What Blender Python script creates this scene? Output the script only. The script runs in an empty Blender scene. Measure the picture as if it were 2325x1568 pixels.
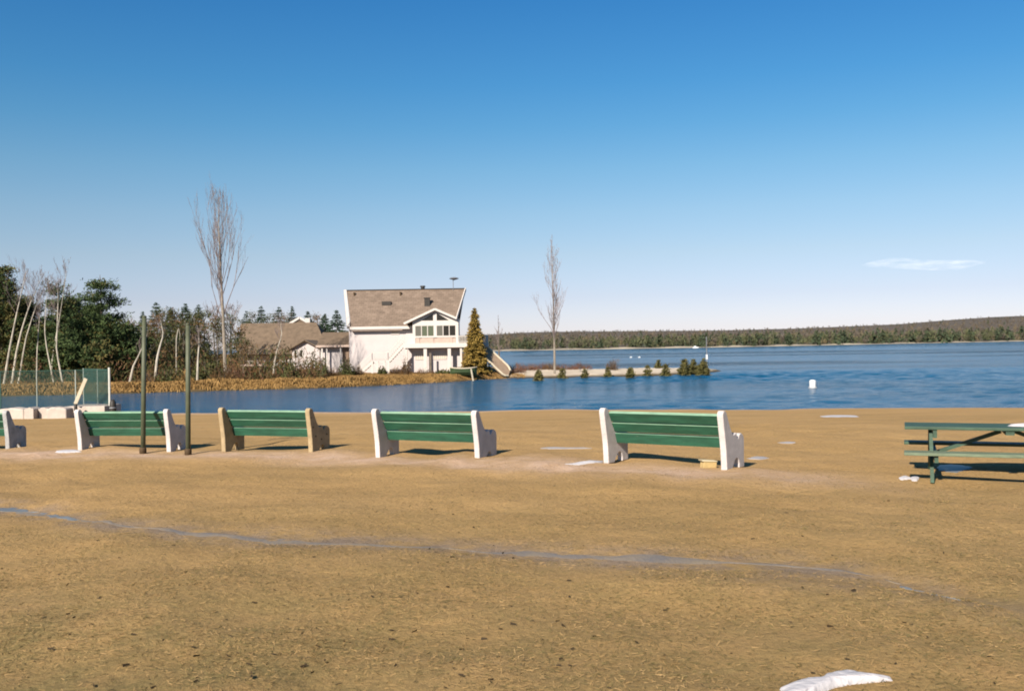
import bpy, math, random
import numpy as np
from mathutils import Vector, Matrix, Quaternion

R = math.radians
rng = np.random.default_rng(7)
random.seed(7)
S = bpy.context.scene
COL = S.collection

# ------------------------------------------------------------------ camera
FPX, CX, CY, CAMZ = 2200.0, 1162.0, 784.0, 1.82
ROLL = R(0.9)
cr, sr = math.cos(ROLL), math.sin(ROLL)
cam_d = bpy.data.cameras.new('camera')
cam_d.sensor_width = 36.0
cam_d.lens = FPX / 2324.0 * 36.0
cam_d.clip_start = 0.05
cam_d.clip_end = 20000
cam = bpy.data.objects.new('camera', cam_d)
COL.objects.link(cam)
cam.matrix_world = Matrix(((cr, sr, 0, 0), (0, 0, -1, 0), (-sr, cr, 0, CAMZ), (0, 0, 0, 1)))
S.camera = cam


def at(px, py, Y):
    dx, dy = (px - CX) / FPX, (CY - py) / FPX
    return Vector((Y * (dx * cr + dy * sr), Y, CAMZ + Y * (-dx * sr + dy * cr)))


def at_z(px, py, z):
    dx, dy = (px - CX) / FPX, (CY - py) / FPX
    k = -dx * sr + dy * cr
    Y = (z - CAMZ) / k
    return at(px, py, Y)


WATER = -1.6


def sstep(a, b, x):
    t = np.clip((x - a) / (b - a), 0, 1)
    return t * t * (3 - 2 * t)


def shoreY(X):
    return 50.8 - 0.125 * X - 0.0016 * X * X + 0.45 * np.sin(0.37 * X + .5) + 0.25 * np.sin(0.9 * X) + .12 * np.sin(2.1 * X + 2)


GW_ = [(6.283 / l_ * math.cos(a_), 6.283 / l_ * math.sin(a_), .0042 * l_ ** .8, p_) for l_, a_, p_ in zip(np.random.default_rng(3).uniform(.45, 1.7, 26), np.random.default_rng(4).uniform(0, 6.28, 26), np.random.default_rng(5).uniform(0, 6.28, 26))]


def gz(X, Y):
    X = np.asarray(X, float); Y = np.asarray(Y, float)
    z = -0.17 * sstep(0.5, -8.0, X)
    t = np.clip((Y - 20.5) / (shoreY(X) - 20.5), 0, 1.5)
    tt = t + 0.0 * t
    z = z * (1 - np.clip(t, 0, 1)) + (WATER + 0.02) * np.clip(tt, 0, 1) - np.clip(t - 1, 0, 1) * 3.0
    u = (0.020 * np.sin(0.9 * X + 0.4 * Y + 1) + 0.016 * np.sin(1.7 * Y - 0.6 * X) + 0.010 * np.sin(2.9 * X + 1.3 * Y)
         + 0.007 * np.sin(5.1 * Y + 2.2 * X)) * (1 - np.clip(t, 0, 1))
    q = sum(am * np.sin(a_ * X + b_ * Y + p_) for a_, b_, am, p_ in GW_)
    return z + u + q * (0.5 + 0.5 * np.sin(.8 * X + .5 * Y)) * sstep(26, 20, Y)


def on_ground(px, py):
    Y = 8.0
    for _ in range(60):
        p = at(px, py, Y)
        g = float(gz(p.x, p.y))
        k = (p.z - CAMZ) / Y
        Yn = (g - CAMZ) / k
        Y = 0.5 * Y + 0.5 * Yn
    p = at(px, py, Y)
    return Vector((p.x, p.y, float(gz(p.x, p.y))))


# ------------------------------------------------------------------ materials
MATS = {}


def mat(name, col, rough=0.8, var=0.25, scale=4.0, col2=None, bump=0.0, bscale=30.0, spec=0.3, hue=None, detail=6.0,
        stretch=(1, 1, 1), coord='Object', chips=None, chipscale=22.0, chipat=0.66):
    if name in MATS:
        return MATS[name]
    m = bpy.data.materials.new(name); m.use_nodes = True
    nt = m.node_tree; b = nt.nodes['Principled BSDF']
    b.inputs['Roughness'].default_value = rough
    b.inputs['Specular IOR Level'].default_value = spec
    tc = nt.nodes.new('ShaderNodeTexCoord'); mp = nt.nodes.new('ShaderNodeMapping')
    mp.inputs['Scale'].default_value = stretch
    nt.links.new(tc.outputs[coord], mp.inputs['Vector'])
    oi = nt.nodes.new('ShaderNodeObjectInfo'); sc_ = nt.nodes.new('ShaderNodeMath'); sc_.operation = 'MULTIPLY'; sc_.inputs[1].default_value = 53.0
    nt.links.new(oi.outputs['Random'], sc_.inputs[0]); nt.links.new(sc_.outputs[0], mp.inputs['Location'])
    n = nt.nodes.new('ShaderNodeTexNoise'); n.inputs['Scale'].default_value = scale; n.inputs['Detail'].default_value = detail
    n.inputs['Roughness'].default_value = 0.65
    nt.links.new(mp.outputs[0], n.inputs['Vector'])
    rp = nt.nodes.new('ShaderNodeValToRGB')
    c2 = col2 if col2 else tuple(c * (1 - var) for c in col)
    c1 = col if col2 else tuple(min(1, c * (1 + var * 0.6)) for c in col)
    rp.color_ramp.elements[0].position = 0.33; rp.color_ramp.elements[1].position = 0.67
    rp.color_ramp.elements[0].color = (*c2, 1); rp.color_ramp.elements[1].color = (*c1, 1)
    nt.links.new(n.outputs['Fac'], rp.inputs['Fac'])
    colour = rp.outputs[0]
    if chips:
        n3 = nt.nodes.new('ShaderNodeTexNoise'); n3.inputs['Scale'].default_value = chipscale; n3.inputs['Detail'].default_value = 8; n3.inputs['Roughness'].default_value = .7
        nt.links.new(mp.outputs[0], n3.inputs['Vector'])
        r3 = nt.nodes.new('ShaderNodeValToRGB'); r3.color_ramp.elements[0].position = chipat; r3.color_ramp.elements[1].position = chipat + .05
        nt.links.new(n3.outputs['Fac'], r3.inputs['Fac'])
        x3 = nt.nodes.new('ShaderNodeMix'); x3.data_type = 'RGBA'; x3.inputs[7].default_value = (*chips, 1)
        nt.links.new(r3.outputs[0], x3.inputs[0]); nt.links.new(colour, x3.inputs[6]); colour = x3.outputs[2]
    nt.links.new(colour, b.inputs['Base Color'])
    if bump:
        n2 = nt.nodes.new('ShaderNodeTexNoise'); n2.inputs['Scale'].default_value = bscale; n2.inputs['Detail'].default_value = 5
        nt.links.new(mp.outputs[0], n2.inputs['Vector'])
        bp = nt.nodes.new('ShaderNodeBump'); bp.inputs['Strength'].default_value = bump; bp.inputs['Distance'].default_value = 0.02
        nt.links.new(n2.outputs['Fac'], bp.inputs['Height']); nt.links.new(bp.outputs[0], b.inputs['Normal'])
    MATS[name] = m
    return m


def leafmat(name, col, col2, scale=1.2, trans=0.25):
    m = mat(name, col, rough=0.75, scale=scale, col2=col2, spec=0.15, coord='Object')
    b = m.node_tree.nodes['Principled BSDF']
    return m


M_white = mat('white_painted_concrete', (0.72, 0.67, 0.65), 0.75, 0.16, 5, chips=(.40, .35, .29), chipscale=9, chipat=.68, bump=0.5, bscale=60)
M_tan = mat('bare_tan_concrete', (0.50, 0.38, 0.22), 0.85, 0.22, 7, bump=0.6, bscale=60)
M_greyshade = mat('shade_grey_concrete', (0.50, 0.50, 0.50), 0.85, 0.28, 8, bump=0.6, bscale=60)  # shade put into the colour: grey for the bench seen from its shadowed side
M_greenw = mat('green_painted_wood', (0.024, 0.122, 0.070), 0.55, 0.38, 2.2, chips=(.20, .26, .17), chipscale=7, chipat=.655, bump=0.25, bscale=40, spec=0.4, stretch=(1, 6, 6))
M_greenwornlit = mat('worn_sunlit_green_edge', (0.30, 0.49, 0.33), 0.6, 0.3, 5, spec=0.4, stretch=(1, 6, 6))  # worn slat edges, with the sun catching them painted in as paler green
M_tablegreen = mat('table_green_paint', (0.052, 0.105, 0.066), 0.55, 0.35, 4, chips=(.20, .22, .15), chipscale=8, chipat=.65, bump=0.2, bscale=30, stretch=(1, 6, 6))
M_tableworn = mat('table_worn_top', (0.17, 0.22, 0.14), 0.6, 0.3, 5, stretch=(1, 6, 6))
M_bolt = mat('dark_rust', (0.09, 0.055, 0.025), 0.8, 0.3, 30)
M_pole = mat('olive_pole_paint', (0.11, 0.125, 0.075), 0.55, 0.25, 5)
M_siding = mat('white_siding', (0.82, 0.73, 0.70), 0.7, 0.06, 1.5)
M_trim = mat('white_trim', (0.74, 0.69, 0.64), 0.6, 0.05, 2)
M_glass = None
M_panel = mat('beige_panel', (0.62, 0.48, 0.40), 0.7, 0.12, 3)
M_door = mat('brown_door', (0.32, 0.22, 0.15), 0.6, 0.2, 3)
M_metal = mat('grey_metal', (0.22, 0.23, 0.25), 0.5, 0.2, 5)
M_dark = mat('dark_metal', (0.04, 0.035, 0.03), 0.6, 0.2, 5)
M_snow = mat('old_snow', (0.66, 0.64, 0.66), 0.6, 0.06, 6, bump=0.6, bscale=25)
M_ice = mat('puddle_ice', (0.50, 0.44, 0.39), 0.35, 0.2, 5, spec=0.5)
M_block = mat('pale_concrete_block', (0.66, 0.57, 0.50), 0.85, 0.16, 2.5, bump=0.8, bscale=20)
M_fence = mat('green_mesh_wire', (0.06, 0.15, 0.12), 0.5, 0.1, 5)
M_fpost = mat('pale_fence_post', (0.45, 0.50, 0.45), 0.5, 0.1, 5)
M_plank = mat('pale_plank', (0.70, 0.62, 0.47), 0.7, 0.15, 3)
M_bark = mat('grey_brown_bark', (0.20, 0.165, 0.13), 0.9, 0.35, 3)
M_poplar = mat('pale_poplar_bark', (0.34, 0.29, 0.23), 0.9, 0.35, 2)
M_birch = mat('white_birch_bark', (0.58, 0.53, 0.44), 0.8, 0.45, 3.0, stretch=(1, 1, 0.35))
M_birchtwig = mat('purple_brown_twig', (0.30, 0.235, 0.22), 0.9, 0.3, 3)
M_pine = leafmat('pine_needles', (0.105, 0.150, 0.048), (0.028, 0.055, 0.022), 0.8)
M_pineb = leafmat('yellowed_pine_needles', (0.19, 0.16, 0.05), (0.065, 0.07, 0.025), 1.0)
M_spruce = leafmat('spruce_needles', (0.050, 0.088, 0.042), (0.022, 0.045, 0.025), 1.2)
M_gold = leafmat('golden_conifer_needles', (0.44, 0.29, 0.07), (0.20, 0.145, 0.035), 1.6)
M_cedar = leafmat('cedar_sprays', (0.19, 0.165, 0.055), (0.07, 0.075, 0.027), 2.0)
M_brush = leafmat('dry_brush_twigs', (0.24, 0.14, 0.06), (0.085, 0.05, 0.024), 1.0)
M_brushred = leafmat('red_brown_twigs', (0.26, 0.125, 0.075), (0.13, 0.065, 0.04), 1.0)
M_brusholive = leafmat('olive_brush', (0.125, 0.13, 0.042), (0.04, 0.05, 0.018), 1.0)
M_reed = leafmat('golden_dry_reeds', (0.46, 0.28, 0.10), (0.24, 0.14, 0.05), 0.7)
M_straw = leafmat('straw_blades', (0.50, 0.335, 0.15), (0.30, 0.19, 0.075), 3.0)
M_olivegrass = leafmat('olive_blades', (0.20, 0.16, 0.06), (0.10, 0.085, 0.03), 3.0)
M_deadleaf = leafmat('dead_leaf_brown', (0.07, 0.045, 0.022), (0.035, 0.025, 0.014), 8.0)
M_boat = mat('green_boat_paint', (0.05, 0.085, 0.035), 0.5, 0.2, 3)
M_box = mat('tan_cardboard', (0.62, 0.45, 0.20), 0.8, 0.2, 12)
M_boxw = mat('pale_paper_top', (0.75, 0.66, 0.45), 0.8, 0.1, 12)
M_buoy = mat('white_buoy_plastic', (0.82, 0.84, 0.85), 0.4, 0.05, 5)
M_brownroof = mat('brown_shingles', (0.20, 0.145, 0.098), 0.9, 0.28, 1.6, bump=0.5, bscale=8)


def shingle_mat(name, c1, c2):
    m = bpy.data.materials.new(name); m.use_nodes = True
    nt = m.node_tree; b = nt.nodes['Principled BSDF']
    b.inputs['Roughness'].default_value = 0.9; b.inputs['Specular IOR Level'].default_value = 0.2
    tc = nt.nodes.new('ShaderNodeTexCoord')
    mp = nt.nodes.new('ShaderNodeMapping'); mp.inputs['Rotation'].default_value = (R(90), 0, 0)
    nt.links.new(tc.outputs['Object'], mp.inputs['Vector'])
    br = nt.nodes.new('ShaderNodeTexBrick')
    br.inputs['Scale'].default_value = 1.0; br.inputs['Brick Width'].default_value = 0.55; br.inputs['Row Height'].default_value = 0.22
    br.inputs['Mortar Size'].default_value = 0.012
    br.inputs['Color1'].default_value = (*c1, 1); br.inputs['Color2'].default_value = (*c2, 1)
    br.inputs['Mortar'].default_value = (*[c * 0.6 for c in c2], 1)
    nt.links.new(mp.outputs[0], br.inputs['Vector'])
    n = nt.nodes.new('ShaderNodeTexNoise'); n.inputs['Scale'].default_value = 1.3; n.inputs['Detail'].default_value = 5
    nt.links.new(tc.outputs['Object'], n.inputs['Vector'])
    mx = nt.nodes.new('ShaderNodeMix'); mx.data_type = 'RGBA'; mx.blend_type = 'OVERLAY'; mx.inputs[0].default_value = 0.3
    nt.links.new(br.outputs['Color'], mx.inputs[6]); nt.links.new(n.outputs['Fac'], mx.inputs[7])
    nt.links.new(mx.outputs[2], b.inputs['Base Color'])
    return m


M_shingle = shingle_mat('tan_shingles', (0.285, 0.215, 0.165), (0.22, 0.165, 0.125))


def siding_mat():
    m = bpy.data.materials.new('white_lap_siding'); m.use_nodes = True
    nt = m.node_tree; b = nt.nodes['Principled BSDF']
    b.inputs['Roughness'].default_value = 0.65; b.inputs['Specular IOR Level'].default_value = 0.3
    tc = nt.nodes.new('ShaderNodeTexCoord')
    w = nt.nodes.new('ShaderNodeTexWave'); w.bands_direction = 'Z'; w.wave_profile = 'SAW'; w.inputs['Scale'].default_value = 1.6
    nt.links.new(tc.outputs['Object'], w.inputs['Vector'])
    bp = nt.nodes.new('ShaderNodeBump'); bp.inputs['Strength'].default_value = 0.25; bp.inputs['Distance'].default_value = 0.015
    nt.links.new(w.outputs['Fac'], bp.inputs['Height']); nt.links.new(bp.outputs[0], b.inputs['Normal'])
    n = nt.nodes.new('ShaderNodeTexNoise'); n.inputs['Scale'].default_value = 0.9; n.inputs['Detail'].default_value = 6
    nt.links.new(tc.outputs['Object'], n.inputs['Vector'])
    rp = nt.nodes.new('ShaderNodeValToRGB')
    rp.color_ramp.elements[0].color = (0.60, 0.545, 0.54, 1); rp.color_ramp.elements[1].color = (0.72, 0.66, 0.65, 1)
    nt.links.new(n.outputs['Fac'], rp.inputs['Fac']); nt.links.new(rp.outputs[0], b.inputs['Base Color'])
    return m


M_siding = siding_mat()


def glassmat(name, col, rough=0.08):
    m = bpy.data.materials.new(name); m.use_nodes = True
    b = m.node_tree.nodes['Principled BSDF']
    b.inputs['Base Color'].default_value = (*col, 1); b.inputs['Roughness'].default_value = rough
    b.inputs['Specular IOR Level'].default_value = 0.5
    return m


M_glassdark = glassmat('dark_window_glass', (0.02, 0.018, 0.012), 0.15)
M_glassgreen = glassmat('greenish_screen', (0.095, 0.115, 0.065), 0.4)
M_glassgrey = glassmat('grey_screen', (0.13, 0.125, 0.10), 0.4)
M_curtain = mat('pale_curtain', (0.68, 0.60, 0.48), 0.8, 0.25, 3, stretch=(6, 1, 0.3))


# ------------------------------------------------------------------ mesh builder
class MB:
    def __init__(self):
        self.v = []; self.f = []; self.m = []; self.n = 0
        self.smooth = False

    def add(self, verts, faces, mi=0):
        self.v.append(np.asarray(verts, float).reshape(-1, 3))
        off = self.n
        self.f.extend([tuple(i + off for i in f) for f in faces])
        self.m.extend([mi] * len(faces))
        self.n += len(self.v[-1])
        return self

    def box(self, x0, x1, y0, y1, z0, z1, mi=0):
        v = [(x, y, z) for z in (z0, z1) for y in (y0, y1) for x in (x0, x1)]
        f = [(0, 2, 3, 1), (4, 5, 7, 6), (0, 1, 5, 4), (2, 6, 7, 3), (0, 4, 6, 2), (1, 3, 7, 5)]
        return self.add(v, f, mi)

    def bar(self, a, b, w, h, up=(0, 0, 1), mi=0):
        """square-section bar from a to b; w across, h along 'up'"""
        a = Vector(a); b = Vector(b); d = (b - a).normalized(); up = Vector(up)
        s = d.cross(up)
        if s.length < 1e-5: s = d.cross(Vector((1, 0, 0)))
        s.normalize(); u = s.cross(d).normalized()
        v = []
        for p in (a, b):
            for i, j in ((-1, -1), (1, -1), (1, 1), (-1, 1)):
                v.append(p + s * (w / 2 * i) + u * (h / 2 * j))
        f = [(0, 1, 2, 3), (7, 6, 5, 4), (0, 4, 5, 1), (1, 5, 6, 2), (2, 6, 7, 3), (3, 7, 4, 0)]
        return self.add([tuple(p) for p in v], f, mi)

    def tube(self, pts, rad, sides=8, mi=0, caps=True):
        pts = [Vector(p) for p in pts]; n = len(pts)
        if not hasattr(rad, '__len__'): rad = [rad] * n
        v = []; f = []
        prev = None
        for i, p in enumerate(pts):
            d = (pts[min(i + 1, n - 1)] - pts[max(i - 1, 0)]).normalized()
            s = d.cross(Vector((0.13, 0.97, 0.2))) if prev is None else prev - d * prev.dot(d)
            if s.length < 1e-5: s = d.cross(Vector((1, 0, 0)))
            s.normalize(); prev = s; u = d.cross(s)
            for k in range(sides):
                a = 2 * math.pi * k / sides
                v.append(p + (s * math.cos(a) + u * math.sin(a)) * rad[i])
        for i in range(n - 1):
            for k in range(sides):
                k2 = (k + 1) % sides
                f.append((i * sides + k, i * sides + k2, (i + 1) * sides + k2, (i + 1) * sides + k))
        if caps:
            f.append(tuple(range(sides - 1, -1, -1))); f.append(tuple((n - 1) * sides + k for k in range(sides)))
        return self.add([tuple(p) for p in v], f, mi)

    def prism(self, poly, fn, t0, t1, mi=0):
        """extrude polygon [(a,b)] between t0 and t1; fn(a,b,t)->xyz"""
        n = len(poly)
        v = [fn(a, b, t0) for a, b in poly] + [fn(a, b, t1) for a, b in poly]
        f = [tuple(range(n - 1, -1, -1)), tuple(range(n, 2 * n))]
        for i in range(n):
            j = (i + 1) % n
            f.append((i, j, n + j, n + i))
        return self.add(v, f, mi)

    def lathe(self, prof, sides=16, mi=0, cx=0, cy=0):
        v = []; f = []
        for r, z in prof:
            for k in range(sides):
                a = 2 * math.pi * k / sides
                v.append((cx + r * math.cos(a), cy + r * math.sin(a), z))
        for i in range(len(prof) - 1):
            for k in range(sides):
                k2 = (k + 1) % sides
                f.append((i * sides + k, i * sides + k2, (i + 1) * sides + k2, (i + 1) * sides + k))
        f.append(tuple(range(sides - 1, -1, -1))); f.append(tuple((len(prof) - 1) * sides + k for k in range(sides)))
        return self.add(v, f, mi)

    def quads(self, P, mi=0):
        """P: (n,4,3) array"""
        n = len(P)
        off = self.n
        self.v.append(P.reshape(-1, 3))
        idx = (np.arange(n * 4) + off).reshape(n, 4)
        self.f.extend(map(tuple, idx.tolist()))
        if hasattr(mi, '__len__'): self.m.extend(list(map(int, mi)))
        else: self.m.extend([mi] * n)
        self.n += n * 4
        return self

    def cards(self, C, L, W, axis=None, jit=0.6, mi=0, g=rng):
        """small leaf quads at centres C; length L, width W along given axis (n,3) or random"""
        n = len(C)
        A = g.normal(size=(n, 3))
        if axis is not None:
            A = np.asarray(axis) + jit * A
        A /= np.linalg.norm(A, axis=1, keepdims=True) + 1e-9
        B = np.cross(A, g.normal(size=(n, 3))); B /= np.linalg.norm(B, axis=1, keepdims=True) + 1e-9
        L = np.broadcast_to(L, (n,))[:, None] * 0.5; W = np.broadcast_to(W, (n,))[:, None] * 0.5
        P = np.stack([C - A * L - B * W, C - A * L + B * W, C + A * L + B * W * 0.6, C + A * L - B * W * 0.6], 1)
        return self.quads(P, mi)

    def mesh(self, name, mats, smooth=False, bevel=0.0):
        me = bpy.data.meshes.new(name)
        V = np.concatenate(self.v) if self.v else np.zeros((0, 3))
        me.from_pydata(V.tolist(), [], self.f)
        if not isinstance(mats, (list, tuple)): mats = [mats]
        for m in mats: me.materials.append(m)
        if len(mats) > 1:
            me.polygons.foreach_set('material_index', np.array(self.m, dtype=np.int32))
        if smooth or self.smooth:
            me.polygons.foreach_set('use_smooth', np.ones(len(me.polygons), dtype=bool))
        me.update()
        return me

    def build(self, name, mats, parent=None, smooth=False, loc=None, bevel=0.0):
        o = bpy.data.objects.new(name, self.mesh(name, mats, smooth))
        COL.objects.link(o)
        if parent is not None: o.parent = parent
        if loc is not None: o.location = loc
        if bevel:
            b = o.modifiers.new('bevel', 'BEVEL'); b.width = bevel; b.segments = 2; b.limit_method = 'ANGLE'; b.angle_limit = R(40)
        return o


def thing(name, label, cat, loc=(0, 0, 0), rz=0.0, group=None):
    o = bpy.data.objects.new(name, None); COL.objects.link(o)
    o.empty_display_size = 0.2
    o.location = loc; o.rotation_euler = (0, 0, rz)
    o['label'] = label; o['category'] = cat
    if group: o['group'] = group
    return o


def tag(o, label, cat, group=None):
    o['label'] = label; o['category'] = cat
    if group: o['group'] = group
    return o


def dup(root, loc, rz, label, group=None, scale=None):
    r = root.copy(); COL.objects.link(r); r.location = loc; r.rotation_euler = (0, 0, rz)
    r['label'] = label
    if group: r['group'] = group
    if scale: r.scale = scale
    for ch in list(root.children):
        c = ch.copy(); COL.objects.link(c); c.parent = r
        for g_ in list(ch.children):
            d = g_.copy(); COL.objects.link(d); d.parent = c
    return r


# ------------------------------------------------------------------ light and sky
SUN_AZ, SUN_EL = R(29), R(33)
td = Vector((math.sin(SUN_AZ) * math.cos(SUN_EL), math.cos(SUN_AZ) * math.cos(SUN_EL), -math.sin(SUN_EL)))
ld = bpy.data.lights.new('sun', 'SUN'); ld.energy = 4.8; ld.angle = R(0.5); ld.color = (1.0, 0.89, 0.76)
lo = bpy.data.objects.new('sun', ld); COL.objects.link(lo); lo.location = (-40, -60, 60)
lo.rotation_euler = td.to_track_quat('-Z', 'Y').to_euler()
w = bpy.data.worlds.new('World'); S.world = w; w.use_nodes = True
nt = w.node_tree; bg = nt.nodes['Background']
sk = nt.nodes.new('ShaderNodeTexSky'); sk.sky_type = 'NISHITA'; sk.sun_disc = False
sk.sun_elevation = SUN_EL; sk.sun_rotation = math.pi + SUN_AZ
sk.altitude = 200; sk.air_density = 1.0; sk.dust_density = 0.3; sk.ozone_density = 2.0
tcw = nt.nodes.new('ShaderNodeTexCoord'); spw = nt.nodes.new('ShaderNodeSeparateXYZ'); nt.links.new(tcw.outputs['Generated'], spw.inputs[0])
mrw = nt.nodes.new('ShaderNodeMapRange'); mrw.inputs['From Max'].default_value = 0.40; nt.links.new(spw.outputs[2], mrw.inputs['Value'])
rw = nt.nodes.new('ShaderNodeValToRGB')
SKY = [(0.0, (0.396, 0.397, 0.569)), (0.049, (0.367, 0.351, 0.459)), (0.092, (0.374, 0.372, 0.417)), (0.135, (0.343, 0.392, 0.425)), (0.178, (0.279, 0.397, 0.438)), (0.219, (0.201, 0.382, 0.454)), (0.259, (0.15, 0.364, 0.471)), (0.336, (0.105, 0.332, 0.488)), (0.4, (0.095, 0.335, 0.47))]
while len(rw.color_ramp.elements) < len(SKY): rw.color_ramp.elements.new(.5)
for e, (p_, c_) in zip(rw.color_ramp.elements, SKY): e.position = p_ / .40; e.color = (*c_, 1)
nt.links.new(mrw.outputs[0], rw.inputs['Fac'])
mxw = nt.nodes.new('ShaderNodeMix'); mxw.data_type = 'RGBA'; mxw.blend_type = 'MULTIPLY'; mxw.inputs[0].default_value = 1.0
nt.links.new(sk.outputs[0], mxw.inputs[6]); nt.links.new(rw.outputs[0], mxw.inputs[7])
vmw = nt.nodes.new('ShaderNodeVectorMath'); vmw.operation = 'SCALE'; vmw.inputs['Scale'].default_value = 2.0
nt.links.new(mxw.outputs[2], vmw.inputs[0])
nt.links.new(vmw.outputs[0], bg.inputs['Color']); bg.inputs['Strength'].default_value = 0.053
S.view_settings.view_transform = 'Standard'; S.view_settings.look = 'None'
S.view_settings.exposure = 1.2; S.view_settings.gamma = 1.0
S.render.engine = 'CYCLES'
S.cycles.max_bounces = 6
S.cycles.filter_width = 1.9


# ------------------------------------------------------------------ ground sheet
def struct(o):
    o['kind'] = 'structure'; return o


def grid_mesh(xs, ys, zf):
    Xg, Yg = np.meshgrid(xs, ys)
    Z = zf(Xg, Yg)
    V = np.stack([Xg, Yg, Z], -1).reshape(-1, 3)
    nx, ny = len(xs), len(ys)
    i = (np.arange(ny - 1)[:, None] * nx + np.arange(nx - 1)[None, :]).reshape(-1)
    F = np.stack([i, i + 1, i + 1 + nx, i + nx], 1)
    return V, F


xs = np.concatenate([np.arange(-120, -16, 2.0), np.arange(-16, 16, 0.22), np.arange(16, 121, 2.0)])
ys = np.concatenate([np.arange(-40, 3, 2.0), np.arange(3, 24, 0.16), np.arange(24, 58, 0.7)])

# the wet rut crossing the lawn, traced on the ground
rut_px = [(-60, 1142), (0, 1148), (100, 1162), (250, 1186), (400, 1203), (600, 1219), (800, 1225), (1000, 1235), (1160, 1249), (1400, 1264),
          (1600, 1271), (1780, 1277), (1900, 1288), (2000, 1306), (2100, 1330), (2200, 1356), (2270, 1380)]
rut = [on_ground(*p) for p in rut_px]
RX = np.array([p.x for p in rut]); RY = np.array([p.y for p in rut])


def rut_d(X, Y):
    return Y - np.interp(X, RX, RY)


def ground_z(X, Y):
    d = rut_d(X, Y)
    inside = sstep(RX[0] - .5, RX[0], X) * sstep(RX[-1] + 0.6, RX[-1] - 0.4, X)
    dip = -0.03 * np.exp(-(d / 0.30) ** 2) + 0.035 * np.exp(-((d - 0.62) / 0.28) ** 2) * sstep(2.0, 4.5, X)
    berm = 0.05 * np.exp(-((d + 0.75 + 0.15 * np.sin(X)) / 0.35) ** 2) * sstep(0.3, 1.2, X) * sstep(4.2, 3.0, X)
    return gz(X, Y) + (dip + berm) * inside


V, F = grid_mesh(xs, ys, ground_z)
gm = MB(); gm.v.append(V); gm.f = F.tolist(); gm.m = [0] * len(F); gm.n = len(V)


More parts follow.
